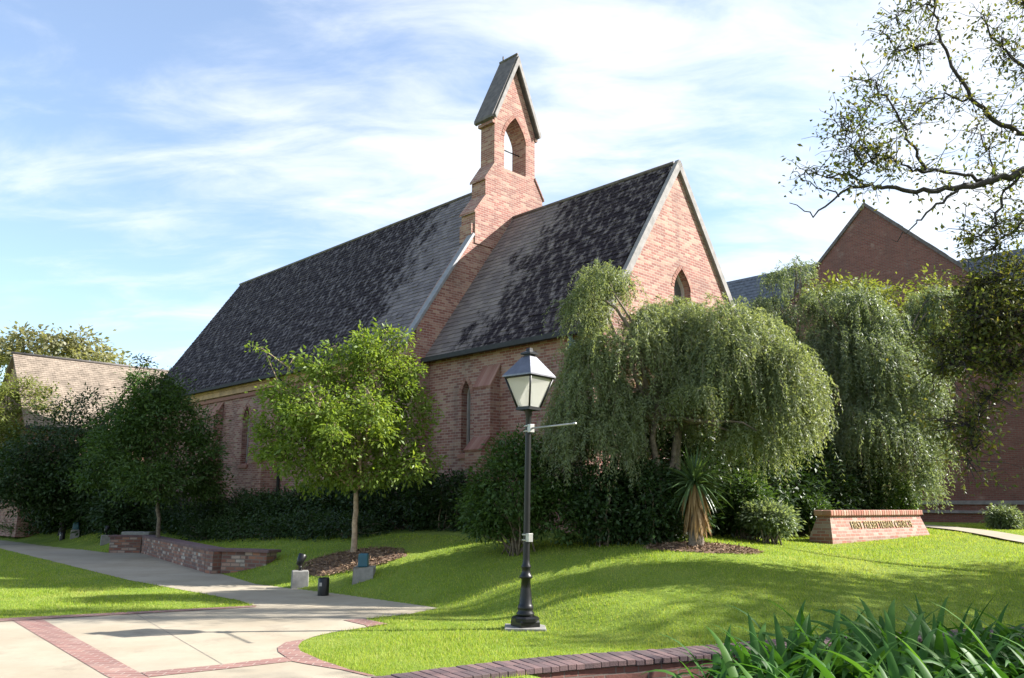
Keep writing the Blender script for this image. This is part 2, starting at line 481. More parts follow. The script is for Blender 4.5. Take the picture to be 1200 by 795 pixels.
def auto_uv(me, off):
    uvl = me.uv_layers.new(name='UVMap')
    nl = len(me.loops)
    co = np.empty(len(me.vertices) * 3); me.vertices.foreach_get('co', co); co = co.reshape(-1, 3) + off
    li = np.empty(nl, int); me.loops.foreach_get('vertex_index', li)
    npoly = len(me.polygons)
    nr = np.empty(npoly * 3); me.polygons.foreach_get('normal', nr); nr = nr.reshape(-1, 3)
    tot = np.empty(npoly, int); me.polygons.foreach_get('loop_total', tot)
    pn = np.repeat(nr, tot, axis=0)
    p = co[li]
    tx, ty = -pn[:, 1], pn[:, 0]
    ln = np.hypot(tx, ty); ok = ln > 1e-4
    tx = np.where(ok, tx / np.maximum(ln, 1e-9), 1.0); ty = np.where(ok, ty / np.maximum(ln, 1e-9), 0.0)
    u = p[:, 0] * tx + p[:, 1] * ty
    # second tangent = n x t
    bx = -pn[:, 2] * ty; by = pn[:, 2] * tx; bz = pn[:, 0] * ty - pn[:, 1] * tx
    v = p[:, 0] * bx + p[:, 1] * by + p[:, 2] * bz
    steep = np.abs(pn[:, 2]) < .35
    v = np.where(steep, p[:, 2], v)
    out = np.empty(nl * 2); out[0::2] = u; out[1::2] = v
    uvl.data.foreach_set('uv', out)
def np_mesh(name, verts, faces, material, parent=None, smooth=False):
    """verts (n,3), faces (m,k) arrays of one face size"""
    off = np.zeros(3); p = parent
    while p is not None: off = off + np.array(p.location); p = p.parent
    verts = np.asarray(verts, float) - off
    m_, kk = faces.shape
    me = bpy.data.meshes.new(name)
    me.vertices.add(len(verts)); me.vertices.foreach_set('co', verts.astype(np.float32).ravel())
    me.loops.add(m_ * kk); me.loops.foreach_set('vertex_index', faces.astype(np.int32).ravel())
    me.polygons.add(m_)
    me.polygons.foreach_set('loop_start', np.arange(0, m_ * kk, kk, dtype=np.int32))
    me.polygons.foreach_set('loop_total', np.full(m_, kk, dtype=np.int32))
    if smooth: me.polygons.foreach_set('use_smooth', np.ones(m_, bool))
    me.update(calc_edges=True)
    me.materials.append(material)
    o = bpy.data.objects.new(name, me); COL.objects.link(o)
    if parent is not None: o.parent = parent
    return o
def thing(name, label, cat, loc, group=None):
    o = bpy.data.objects.new(name, None); COL.objects.link(o)
    o.location = tuple(map(float, loc)); o.empty_display_size = .3
    return tag(o, label, cat, group)
def tag(o, label=None, cat=None, group=None, kind=None):
    if label: o['label'] = label
    if cat: o['category'] = cat
    if group: o['group'] = group
    if kind: o['kind'] = kind
    return o
def inside_poly(x, y, poly):
    x = np.asarray(x); y = np.asarray(y); c = np.zeros(x.shape, bool)
    n = len(poly)
    for i in range(n):
        x0, y0 = poly[i][:2]; x1, y1 = poly[(i + 1) % n][:2]
        if y0 == y1: continue
        c ^= ((y0 > y) != (y1 > y)) & (x < (x1 - x0) * (y - y0) / (y1 - y0) + x0)
    return c
def pitched_wall(mb, frame, outer, holes, reveal, back=False):
    """flat wall face with openings; frame(u, v, d): d = depth into the wall"""
    bm = bmesh.new()
    edges = []
    loops = [outer] + holes
    for lp in loops:
        vs = [bm.verts.new(tuple(frame(u, v, 0))) for u, v in lp]
        for i in range(len(vs)): edges.append(bm.edges.new((vs[i], vs[(i + 1) % len(vs)])))
    bmesh.ops.triangle_fill(bm, edges=edges, use_beauty=True)
    bm.verts.index_update()
    n = np.cross(frame(1, 0, 0) - frame(0, 0, 0), frame(0, 1, 0) - frame(0, 0, 0))
    out = -(frame(0, 0, 1) - frame(0, 0, 0))
    vs = [np.array(v.co) for v in bm.verts]
    fs = []
    for f in bm.faces:
        idx = [v.index for v in f.verts]
        if np.dot(np.array(f.normal if f.normal.length > 0 else (0, 0, 0)), out) < 0: idx.reverse()
        a_, b_, c_ = (vs[i] for i in idx[:3])
        if np.dot(np.cross(b_ - a_, c_ - a_), out) < 0: idx.reverse()
        fs.append(tuple(idx))
    bm.free()
    mb.add(vs, fs)
    if back:
        mb.add([v - out * back for v in vs], [tuple(reversed(f)) for f in fs])
    for lp in holes:
        m_ = len(lp)
        ctr = np.mean(np.array(lp), axis=0)
        pts = [frame(u, v, 0) for u, v in lp] + [frame(u, v, reveal) for u, v in lp]
        cc = frame(ctr[0], ctr[1], reveal / 2)
        for i in range(m_):
            j = (i + 1) % m_
            q = (i, j, j + m_, i + m_)
            nn = np.cross(pts[q[1]] - pts[q[0]], pts[q[2]] - pts[q[0]])
            if np.dot(nn, cc - pts[i]) < 0: q = q[::-1]
            mb.add([pts[t] for t in q], [(0, 1, 2, 3)])
    return mb
def lancet(u0, u1, v0, vs, vt, n=7):
    """pointed opening: jambs u0,u1 from sill v0 to spring vs, apex vt (counter-clockwise)"""
    c = (u0 + u1) / 2; pts = [(u0, v0), (u1, v0)]
    w2 = (u1 - u0) / 2; hgt = vt - vs
    for i in range(n + 1):
        tt = i / n
        pts.append((c + w2 * (1 - tt ** 1.75), vs + hgt * tt))
    left = [(2 * c - u, v) for u, v in pts[2:-1]]
    return pts + left[::-1]

# ------------------------------------------------------------------ ground, paving
P_ = lambda q: tuple(ground(*q)[:2])
PAVE = [(-60, 78), (-22.9, 37.5), (-13.3, 27.6), (-12.0, 27.75), (-6.9, 19.85), (-5.16, 17.13), P_((380, 694)), P_((515, 713)), P_((480, 720)), P_((426, 726)),
        P_((455, 732)), P_((430, 735.5)), P_((392, 741)), P_((366, 747)), P_((354, 752)), P_((349, 758)), P_((352, 764)), P_((377, 775)), P_((410, 786)), P_((440, 793)),
        (-.28, 7.72), (-.28, 2.0), (-14, 2.0), (-14, 10.6), P_((0, 727)), P_((300, 711)), P_((280, 704)), P_((150, 680)), P_((0, 643)), (-24.5, 36.2), (-60, 74)]
WALL_OUT = [(-1.28, 7.9), (-.33, 8.57), (.55, 9.05), (1.31, 9.33), (1.95, 9.6), (3.03, 10.11), (4.08, 10.5), (5.4, 10.9), (6.75, 11.25), (9, 11.6), (13, 11.8)]
def offset_line(pts, d):
    out = []
    for i, p in enumerate(pts):
        a_ = V(*pts[max(i - 1, 0)]); b_ = V(*pts[min(i + 1, len(pts) - 1)])
        t = unit(b_ - a_); out.append((p[0] + t[1] * d, p[1] - t[0] * d))
    return out
WALL_IN = offset_line(WALL_OUT, .5)
BED = [(-.3, 2.0), (-.3, 7.72)] + [(x, y) for x, y in offset_line(WALL_OUT, .25)[2:]] + [(13, 2.0)]
xs = np.unique(np.concatenate([np.linspace(-400, -30, 14), np.linspace(-30, -15, 31), np.linspace(-15, 14, 233), np.linspace(14, 30, 33), np.linspace(30, 400, 14)]))
ys = np.unique(np.concatenate([np.linspace(-60, 5, 14), np.linspace(5, 30, 201), np.linspace(30, 60, 41), np.linspace(60, 600, 16)]))
XX, YY = np.meshgrid(xs, ys)
ZZ = H(XX, YY)
ZZ = np.where(inside_poly(XX, YY, BED), -.22, ZZ)
ZZ = np.where(inside_poly(XX, YY, PAVE), np.minimum(ZZ, -.004), ZZ)
nx, ny = len(xs), len(ys)
idx = np.arange(nx * ny).reshape(ny, nx)
F = np.stack([idx[:-1, :-1], idx[:-1, 1:], idx[1:, 1:], idx[1:, :-1]], -1).reshape(-1, 4)
lawn = np_mesh('lawn', np.stack([XX, YY, ZZ], -1).reshape(-1, 3), F, M_LAWN, smooth=True)
tag(lawn, kind='structure')
tag(MB().poly([(x, y, .004) for x, y in PAVE], V(0, 0, 1)).build('concrete_path', M_CONC), kind='structure')
bedm = MB().poly([(x, y, -.2) for x, y in BED], V(0, 0, 1)).build('planting_bed', M_SOIL); tag(bedm, kind='structure')
# brick bands set flush in the concrete
def band(pix, z, name='brick_band'):
    o = MB().poly([(*ground(*q)[:2], z) for q in pix], V(0, 0, 1)).build(name, M_PAVER); tag(o, kind='structure')
band([(14, 727.5), (48, 725.5), (172, 794), (195, 806), (150, 806), (122, 792)], .008)
band([(165, 789), (260, 780), (334, 771), (342, 776), (260, 785.5), (174, 794.5)], .009)
band([(357, 750), (335, 753.5), (325, 760), (326, 765), (335, 771), (342, 776), (360, 779.5), (400, 786), (432, 793.5), (440, 793), (410, 786), (377, 775), (352, 764), (349, 758), (354, 752)], .010)
band([(426, 726), (402, 727.5), (428, 733.5), (430, 735.5), (455, 732)], .010)
g0, g1 = ground(-160, 735.7), ground(300, 711)
band([(-160, 734.2), (0, 725.8), (300, 710.4), (300, 712.2), (0, 729.3), (-160, 738)], .012, 'brick_edging')
jm = MB()
for q0, q1 in [((160, 720.5), (262, 780)), ((210, 678), (330, 676)), ((120, 661), (205, 659)), ((290, 694), (425, 691))]:
    a_, b_ = ground(*q0), ground(*q1)
    for (p0, p1) in ((a_, b_),):
        t = unit(p1 - p0); s_ = V(-t[1], t[0], 0) * .006
        nseg = 40
        for i in range(nseg):
            m0 = p0 + (p1 - p0) * i / nseg; m1 = p0 + (p1 - p0) * (i + 1) / nseg; mm = (m0 + m1) / 2
            if inside_poly(np.array([mm[0]]), np.array([mm[1]]), PAVE)[0]:
                jm.add([(*(m0 - s_)[:2], .006), (*(m1 - s_)[:2], .006), (*(m1 + s_)[:2], .006), (*(m0 + s_)[:2], .006)], [(0, 1, 2, 3)])
tag(jm.build('path_joints', M_JOINT), kind='structure')
# narrow walk on the right
wk = [depth(1060, 613.5, 27.5), depth(1100, 618.5, 25), depth(1150, 624.5, 21.5), depth(1200, 630.5, 18.8), depth(1290, 641, 16.2)]
wk2 = []
for i in range(len(wk) - 1):
    for q in np.linspace(0, 1, 8, endpoint=i == len(wk) - 2): wk2.append(wk[i] * (1 - q) + wk[i + 1] * q)
vs, fs = [], []
for i, p in enumerate(wk2):
    t = unit((wk2[min(i + 1, len(wk2) - 1)] - wk2[max(i - 1, 0)]) * V(1, 1, 0)); s_ = V(-t[1], t[0], 0)
    for d in (-.42, .42):
        q = p + s_ * d; vs.append((q[0], q[1], hz(q[0], q[1]) + .045))
for i in range(len(wk2) - 1): fs.append((2 * i, 2 * i + 2, 2 * i + 3, 2 * i + 1))
mbw = MB(); mbw.add(vs, fs); tag(mbw.build('narrow_walk', M_CONC), kind='structure')
WALKPOLY = [v[:2] for v in vs[0::2]] + [v[:2] for v in vs[1::2]][::-1]

# ------------------------------------------------------------------ church frame
TH = .783
AX = V(-math.sin(TH), math.cos(TH), 0)      # along the nave, away
BX = V(math.cos(TH), math.sin(TH), 0)       # across the nave, to the right
A0 = V(1.875, 17.5, 0)
W_, L_, HE, HR, DN, HEN, HRN, LN = 3.416, 6.07, 5.457, 10.37, .54, 5.75, 11.71, 18.2
ZB = .75
def T(s, t, z): return A0 + AX * s + BX * t + V(0, 0, z)
church = thing('church', 'old red brick church with steep dark slate roofs and an open bellcote', 'church', T(6, W_, ZB))

def slate_rows(mb, P0, U, Lu, Vd, Lv, w=.26, e=.17, th=.012):
    """overlapping slates on a slope: P0 lower corner, U along the eave, Vd up the slope"""
    N = unit(np.cross(U, Vd))
    if N[2] < 0: N = -N
    nrow = int(Lv / e)
    e = Lv / nrow
    vs, fs = [], []
    for r in range(nrow):
        n = int(Lu / w) + 1
        xs_ = np.arange(n + 1) * w - (w / 2 if r % 2 else 0)
        for i in range(n):
            x0, x1 = max(xs_[i], 0) + .004, min(xs_[i + 1], Lu) - .004
            if x1 - x0 < .03: continue
            j = random.uniform(-.012, .012); li = random.uniform(.006, .016) + (.012 if random.random() < .03 else 0)
            lo = P0 + Vd * (r * e - .02 + j); hi = P0 + Vd * min((r + 1) * e + .02, Lv)
            b = len(vs)
            vs += [lo + U * x0 + N * (th + li), lo + U * x1 + N * (th + li + random.uniform(-.003, .003)), hi + U * x1 + N * .004, hi + U * x0 + N * .004,
                   lo + U * x0, lo + U * x1]
            fs += [(b, b + 1, b + 2, b + 3), (b + 4, b + 5, b + 1, b)]
    # keep the winding facing outwards
    a_, b_, c_ = vs[0], vs[1], vs[2]
    if np.dot(np.cross(b_ - a_, c_ - a_), N) < 0: fs = [f[::-1] for f in fs]
    mb.add(vs, fs)
    d = N * .06
    q = [P0, P0 + U * Lu, P0 + U * Lu + Vd * Lv, P0 + Vd * Lv]
    mb.add([p - N * .004 for p in q] + [p - d for p in q], [(0, 1, 2, 3), (7, 6, 5, 4), (0, 4, 5, 1), (1, 5, 6, 2), (2, 6, 7, 3), (3, 7, 4, 0)])

# ---- chancel
slope_v = V(0, 0, HR - HE) + BX * W_
LV = np.linalg.norm(slope_v)
mb = MB()
slate_rows(mb, T(L_, 0, HE), -AX, L_ - .14, slope_v / LV, LV)
slope_v2 = V(0, 0, HR - HE) - BX * W_
slate_rows(mb, T(L_, 2 * W_, HE), -AX, L_ - .14, slope_v2 / LV, LV, w=.5, e=.4)
ch_roof = mb.build('chancel_roof', M_SLATE_CH, church)
# re-map its algae coordinates: u from the nave parapet, v up the slope
def remap_uv(o, P0, U, Vd):
    me = o.data; uvl = me.uv_layers[0]
    off = np.array(o.parent.location)
    co = np.empty(len(me.vertices) * 3); me.vertices.foreach_get('co', co); co = co.reshape(-1, 3) + off - P0
    li = np.empty(len(me.loops), int); me.loops.foreach_get('vertex_index', li)
    out = np.empty(len(li) * 2); out[0::2] = (co @ U)[li]; out[1::2] = (co @ Vd)[li]
    uvl.data.foreach_set('uv', out)
remap_uv(ch_roof, T(L_, 0, HE), -AX, slope_v / LV)
MB().tube([T(L_ - .01, W_, HR + .03), T(.1, W_, HR + .03)], .055, 8).build('ridge_tile', M_SLATE_BELL, ch_roof)
TW = .22
zt = HE + TW * (HR - HE) / W_ - .08
side = lambda u, v, d: T(L_ - u, TW + d, v)
holes = [lancet(L_ - 4.73, L_ - 4.38, 2.85, 4.38, 4.76)]
mb = MB()
pitched_wall(mb, side, [(0, ZB), (L_, ZB), (L_, zt), (0, zt)], holes, .30)
gab = lambda u, v, d: T(d, u, v)
gz = lambda t: HE + min(t, 2 * W_ - t) * (HR - HE) / W_ - .07
gable_holes = [lancet(3.06, 3.80, 6.3, 6.95, 7.5), lancet(2.75, 4.1, 2.6, 4.6, 5.6), lancet(1.35, 2.1, 2.6, 4.2, 4.8), lancet(4.75, 5.5, 2.6, 4.2, 4.8)]
pitched_wall(mb, gab, [(TW, ZB), (2 * W_ - TW, ZB), (2 * W_ - TW, gz(2 * W_ - TW)), (W_, gz(W_)), (TW, gz(TW))], gable_holes, .28)
mb.add([T(0, 2 * W_ - TW, ZB), T(L_, 2 * W_ - TW, ZB), T(L_, 2 * W_ - TW, zt), T(0, 2 * W_ - TW, zt)], [(0, 1, 2, 3)])
ch_wall = mb.build('chancel_wall', M_BRICK, church)

def voussoirs(parent, frame, loop, width=.11, proud=.012):
    """single ring of arch bricks round the head of an opening"""
    pts = [V(u, v) for u, v in loop[2:]]
    m_ = MB(); n_ = len(pts)
    seg = []
    for i in range(n_ - 1):
        ln = np.linalg.norm(pts[i + 1] - pts[i]); c_ = max(1, int(ln / .055))
        for q in range(c_): seg.append((pts[i] + (pts[i + 1] - pts[i]) * (q + .06) / c_, pts[i] + (pts[i + 1] - pts[i]) * (q + .94) / c_))
    for p, q in seg:
        t = unit(q - p); nn = V(t[1], -t[0])
        p2, q2 = p + nn * width * 1.0, q + nn * width * 1.0
        f0 = [frame(*x, -proud) for x in (p, q, q2, p2)]
        m_.prism(f0, frame(0, 0, .05) - frame(0, 0, 0))
    return m_.build('brick_arch', M_VOUSS, parent)
M_VOUSS, t_, b_ = mat('arch_brick'); k = NT(t_)
g_ = k.n('ShaderNodeNewGeometry').outputs['Random Per Island']
k.l(k.ramp(g_, [(0, (.20, .085, .065)), (.5, (.27, .125, .095)), (1, (.34, .19, .145))]), b_.inputs['Base Color']); b_.inputs['Roughness'].default_value = .9

def lancet_window(parent, frame, loop, reveal, mull=False):
    """pale frame, dark glass and a sill in an opening"""
    c = np.mean(np.array(loop), axis=0)
    m_ = MB()
    inner = []
    for u, v in loop:
        d = V(u, v) - c; inner.append(tuple(c + d * (1 - .055 / max(np.linalg.norm(d), .1)) if abs(d[0]) > .01 else (u, v - .06 * np.sign(d[1]))))
    n_ = len(loop)
    def ring(d0):
        return [frame(u, v, d0) for u, v in loop], [frame(u, v, d0) for u, v in inner]
    o_, i_ = ring(reveal - .10); o2, i2 = ring(reveal)
    for i in range(n_):
        j = (i + 1) % n_
        m_.add([o_[i], o_[j], i_[j], i_[i]], [(0, 1, 2, 3)])
        m_.add([i_[i], i_[j], i2[j], i2[i]], [(0, 1, 2, 3)])
    if mull:
        u = c[0]; vs_ = [v for _, v in loop]
        m_.add([frame(u - .04, min(vs_), reveal - .08), frame(u + .04, min(vs_), reveal - .08), frame(u + .04, max(vs_) - .05, reveal - .08), frame(u - .04, max(vs_) - .05, reveal - .08)], [(0, 1, 2, 3)])
    w = m_.build('window', M_FRAME, parent)
    MB().poly([frame(u, v, reveal - .03) for u, v in loop], frame(0, 0, -1) - frame(0, 0, 0)).build('pane', M_GLASS, w)
    u0, u1 = loop[0][0] - .06, loop[1][0] + .06; v0 = loop[0][1]
    s_ = [frame(u0, v0, -.06), frame(u1, v0, -.06), frame(u1, v0 - .1, -.06), frame(u0, v0 - .1, -.06)]
    top = [frame(u0, v0 + .09, reveal - .1), frame(u1, v0 + .09, reveal - .1)]
    ms = MB(); ms.add([s_[0], s_[1], s_[2], s_[3], top[0], top[1], frame(u0, v0 - .1, .05), frame(u1, v0 - .1, .05)],
                      [(3, 2, 1, 0), (0, 1, 5, 4), (2, 3, 6, 7), (3, 0, 4, 6), (1, 2, 7, 5)])
    ms.build('sill', M_VOUSS, w)
    voussoirs(w, frame, loop)
    return w
lancet_window(church, side, holes[0], .30)
for i, h_ in enumerate(gable_holes): lancet_window(church, gab, h_, .28, mull=(i == 1))

def buttress(parent, frame, u0, u1, zt_, zm, out1=.34, out2=.62, zb=ZB):
    """two-stage brick buttress with sloping brick weatherings"""
    m_ = MB()
    prof = [(0, zb), (out2, zb), (out2, zm - .32), (out1, zm), (out1, zt_ - .55), (0.02, zt_)]
    m_.prism([frame(u0, z, -d) for d, z in prof], frame(u1, 0, 0) - frame(u0, 0, 0))
    o = m_.build('buttress', M_BRICK, parent)
    for (d0, z0, d1, z1) in ((out2, zm - .32, out1, zm), (out1, zt_ - .55, .02, zt_)):
        c_ = MB(); n_ = 7
        for i in range(n_):
            a_ = u0 - .03 + (u1 - u0 + .06) * i / n_; b_ = u0 - .03 + (u1 - u0 + .06) * (i + .93) / n_
            q = [frame(a_, z0 + .02, -d0 - .035), frame(b_, z0 + .02, -d0 - .035), frame(b_, z1 + .035, -d1), frame(a_, z1 + .035, -d1)]
            dn_ = frame(0, -.05, .02) - frame(0, 0, 0)
            c_.prism(q, dn_)
        c_.build('weathering', M_VOUSS, o)
    return o
buttress(church, side, L_ - 3.86, L_ - 3.28, 5.0, 3.2)
buttress(church, side, L_ - .65, L_ - .05, 5.0, 3.2)
gb = lambda u, v, d: T(d, u, v)
# eaves
MB().box(T(L_ / 2, -.03, HE - .03), (L_ / 2 - .02, .07, .06), AX, BX).box(T(L_ / 2, .10, HE + .015), (L_ / 2 - .02, .09, .02), AX, BX).build('gutter', M_GUTTER, church)
m_ = MB()
m_.tube([T(.78, -.02, HE - .1), T(.78, .1, HE - .3), T(.78, .14, HE - .42), T(.78, .14, 1.2)], .05, 8)
dp = m_.build('downpipe', M_PIPE, church)
MB().box(T(.78, .12, HE - .34), (.11, .09, .13), AX, BX).build('rain_head', M_PIPE, dp)
# rake coping on the gable: pale stone
m_ = MB()
for sgn in (0, 1):
    te = -.02 if not sgn else 2 * W_ + .02
    lo, hi = T(0, te, HE - .05), T(0, W_, HR + .02)
    dv = unit(hi - lo); nn = unit(np.cross(AX, dv)); nn = nn if nn[2] > 0 else -nn
    p0, p1 = lo, hi + dv * .02
    q = [p0 - AX * .09 - nn * .13, p1 - AX * .09 - nn * .13, p1 - AX * .09 + nn * .05, p0 - AX * .09 + nn * .05]
    m_ = MB(); m_.prism(q, AX * .125)
    m_.build('gable_coping', M_STONE, church)
# ---- nave
WN = W_ + DN
nsl = V(0, 0, HRN - HEN) + BX * WN; LVN = np.linalg.norm(nsl)
PW = .38
mb = MB()
slate_rows(mb, T(L_ + LN, -DN, HEN), -AX, LN - PW, nsl / LVN, LVN)
nsl2 = V(0, 0, HRN - HEN) - BX * WN
slate_rows(mb, T(L_ + LN, 2 * W_ + DN, HEN), -AX, LN - PW, nsl2 / LVN, LVN, w=.6, e=.5)
nv_roof = mb.build('nave_roof', M_SLATE_NV, church)
remap_uv(nv_roof, T(L_ + PW, -DN, HEN), AX, nsl / LVN)
MB().tube([T(L_ + PW, W_, HRN + .03), T(L_ + LN + .05, W_, HRN + .03)], .055, 8).build('ridge_tile', M_SLATE_BELL, nv_roof)
NTW = -DN + .27
nside = lambda u, v, d: T(L_ + LN - u, NTW + d, v)
wins = [LN + L_ - s for s in (15.45, 11.2, 7.9, 19.7)]
nh = [lancet(u - .25, u + .25, 2.9, 4.45, 4.95) for u in sorted(wins)]
nzt = HEN + .27 * (HRN - HEN) / WN - .08
mb = MB()
pitched_wall(mb, nside, [(0, ZB), (LN, ZB), (LN, nzt), (0, nzt)], nh, .3)
ng = lambda u, v, d: T(L_ + d, u, v)
def nz_(t): return HEN + (min(t, 2 * W_ - t) + DN) * (HRN - HEN) / WN
# nave gable wall facing the chancel, its parapet rising above the slates
pr = .20
ol = [(NTW, ZB), (2 * W_ - NTW, ZB), (2 * W_ - NTW, nz_(2 * W_ - NTW) + pr), (W_, nz_(W_) + pr), (NTW, nz_(NTW) + pr)]
mb.prism([ng(u, v, 0) for u, v in ol], AX * PW)
# kneeler blocks where the parapet meets the eaves
mb.box(T(L_ + PW / 2, NTW - .16, HEN + .02), (PW / 2 - .003, .17, .28), AX, BX)
# far gable and far side wall
mb.prism([T(L_ + LN - .3, u, v) for u, v in [(NTW, ZB), (2 * W_ - NTW, ZB), (2 * W_ - NTW, nz_(2 * W_ - NTW) - .1), (W_, nz_(W_) - .1), (NTW, nz_(NTW) - .1)]], AX * .29)
mb.add([T(L_, 2 * W_ - NTW, ZB), T(L_ + LN, 2 * W_ - NTW, ZB), T(L_ + LN, 2 * W_ - NTW, nzt), T(L_, 2 * W_ - NTW, nzt)], [(0, 1, 2, 3)])
nv_wall = mb.build('nave_wall', M_BRICK, church)
for h_ in nh: lancet_window(church, nside, h_, .3)
for s_ in (17.55, 13.3, 9.55, 21.9): buttress(church, nside, L_ + LN - s_ - .28, L_ + LN - s_ + .28, 5.2, 3.2)
MB().box(T(L_ + PW + (LN - PW) / 2, NTW - .05, HEN - .12), ((LN - PW) / 2 - .01, .055, .2), AX, BX).box(T(L_ + PW + (LN - PW) / 2, NTW - .085, HEN - .03), ((LN - PW) / 2 - .01, .06, .1), AX, BX).build('cornice', M_CORNICE, church)
m_ = MB(); m_.box(T(L_ + PW + (LN - PW) / 2, NTW - .02, HEN - .42), ((LN - PW) / 2 - .01, .035, .06), AX, BX)
m_.build('string_course', M_VOUSS, church)
MB().box(T(L_ + PW + (LN - PW) / 2, -DN - .03, HEN - .02), ((LN - PW) / 2 - .01, .06, .05), AX, BX).build('gutter', M_GUTTER, church)
MB().tube([T(12.9, -DN - .02, HEN - .06), T(12.9, NTW - .07, HEN - .45), T(12.9, NTW - .07, 1.2)], .05, 8).build('downpipe', M_GUTTER, church)
m_ = MB()
for sgn in (0, 1):
    te = -DN - .12 if not sgn else 2 * W_ + DN + .12
    lo = T(L_, te, nz_(-DN) - .12 * (HRN - HEN) / WN + pr); tb = 1.79 if not sgn else 2 * W_ - 1.68; hi = T(L_, tb, nz_(tb) + pr)
    dv = unit(hi - lo); nn = unit(np.cross(AX, dv)); nn = nn if nn[2] > 0 else -nn
    q = [lo - AX * .05 + nn * .002, hi - AX * .05 + nn * .002, hi - AX * .05 + nn * .075, lo - AX * .05 + nn * .075]
    m_ = MB(); m_.prism(q, AX * .24)
    m_.build('parapet_coping', M_LEAD, church)

# ---- bellcote
BT = .62
bell_c = 3.47
mir = lambda t: 2 * bell_c - t
prof_l = [(1.80, 9.2), (1.80, 10.2), (2.20, 10.75), (2.20, 11.38), (2.56, 11.9), (2.56, 13.5)]
prof = prof_l + [(bell_c, 15.5)] + [(mir(t), z) for t, z in prof_l[::-1]]
bframe = lambda u, v, d: T(L_ - .03 + d, u, v)
bh = lancet(2.99, 3.96, 11.93, 13.0, 13.8, 8)
mb = MB()
outer = prof[::-1]
pitched_wall(mb, bframe, [(u, v) for u, v in prof], [bh], BT, back=BT)
n_ = len(prof)
for i in range(n_):
    j = (i + 1) % n_
    q = [bframe(*prof[i], 0), bframe(*prof[j], 0), bframe(*prof[j], BT), bframe(*prof[i], BT)]
    nn = np.cross(q[1] - q[0], q[2] - q[0]); ctr = bframe(bell_c, 12, BT / 2)
    if np.dot(nn, q[0] - ctr) < 0: q = q[::-1]
    mb.add(q, [(0, 1, 2, 3)])
bell = mb.build('bellcote', M_BRICK, church)
m_ = MB()
for sg in (0, 1):
    g2 = (lambda t: t) if not sg else mir
    for (t0, z0, t1, z1) in ((1.74, 10.14, 2.20, 10.78), (2.14, 11.30, 2.56, 11.93)):
        q = [bframe(g2(t0), z0, -.035), bframe(g2(t1), z1, -.035), bframe(g2(t1), z1 + .07, -.035), bframe(g2(t0), z0 + .07, -.035)]
        m_ = MB(); m_.prism(q, AX * (BT + .07)); m_.build('shoulder_cap', M_BRICK, bell)
    m_ = MB(); m_.box(bframe(g2(2.51), 13.34, BT / 2), (BT / 2 + .03, .06, .05), AX, BX); m_.build('corbel', M_BRICK, bell)
    m_ = MB(); m_.box(bframe(g2(1.76), 9.55, BT / 2), (BT / 2 - .05, .07, .26), AX, BX); m_.build('side_pier', M_BRICK, bell)
m_ = MB()
ov = .10
for sg in (0, 1):
    g2 = (lambda t: t) if not sg else mir
    p = [(bell_c, 16.02), (2.36, 13.53), (2.36, 13.44), (2.45, 13.40), (bell_c, 15.64)]
    q = [bframe(g2(t), z, -ov - .02) for t, z in p]
    m_.prism(q, AX * (BT + 2 * ov + .04))
br_ = m_.build('bellcote_roof', M_SLATE_BELL, bell)
m_ = MB()
for sg in (0, 1):
    g2 = (lambda t: t) if not sg else mir
    p = [(bell_c, 15.93), (2.42, 13.52), (2.49, 13.40), (bell_c, 15.62)]
    m_.prism([bframe(g2(t), z, -ov - .075) for t, z in p], AX * .052)
m_.build('bargeboard', M_STONE, br_)
MB().tube([bframe(bell_c, 16.02, -.1), bframe(bell_c, 16.02, BT + .1)], .05, 6).tube([bframe(bell_c, 16.0, BT - .05), bframe(bell_c, 16.2, BT - .05)], .025, 6).build('ridge_tile', M_SLATE_BELL, br_)
MB().tube([bframe(2.99, 12.72, .3), bframe(3.96, 12.72, .3)], .022, 6).build('bell_bar', M_IRON, bell)
voussoirs(bell, bframe, bh, .12)

# ------------------------------------------------------------------ left wing and right hall
wing = thing('parish_wing', 'low hall with a tan sunlit slate roof behind the dark trees', 'building', T(L_ + LN + 8.5, -.5, .9))
SR = L_ + LN + 8.5; ZR = on_plane(100, 424.5, T(SR, 0, 0), AX)[2]; TL = float(np.dot(on_plane(15, 413, T(SR, 0, 0), AX) - A0, BX))
wz = 4.9; run = 3.6
mb = MB()
wv = V(0, 0, ZR - wz) + AX * run; lw = np.linalg.norm(wv)
slate_rows(mb, T(SR - run, TL, wz), BX, 9.0, wv / lw, lw, w=.24, e=.15)
wv2 = V(0, 0, ZR - wz) - AX * run
slate_rows(mb, T(SR + run, TL, wz), BX, 9.0, wv2 / lw, lw, w=.6, e=.5)
wr = mb.build('roof', M_SLATE_WING, wing)
MB().tube([T(SR, TL - .05, ZR + .03), T(SR, TL + 9.05, ZR + .03)], .07, 8).build('ridge_tile', M_SLATE_BELL, wr)
mb = MB()
mb.prism([T(SR + run - .25, TL + .2, ZB - .6), T(SR - run + .25, TL + .2, ZB - .6), T(SR - run + .25, TL + .2, wz + .15), T(SR, TL + .2, ZR - .1), T(SR + run - .25, TL + .2, wz + .15)], BX * 8.6)
mb.build('wall', M_BRICK, wing)
MB().box(T(SR - run - .02, TL + 4.5, wz - .03), (.06, 4.48, .06), AX, BX).build('gutter', M_GUTTER, wing)
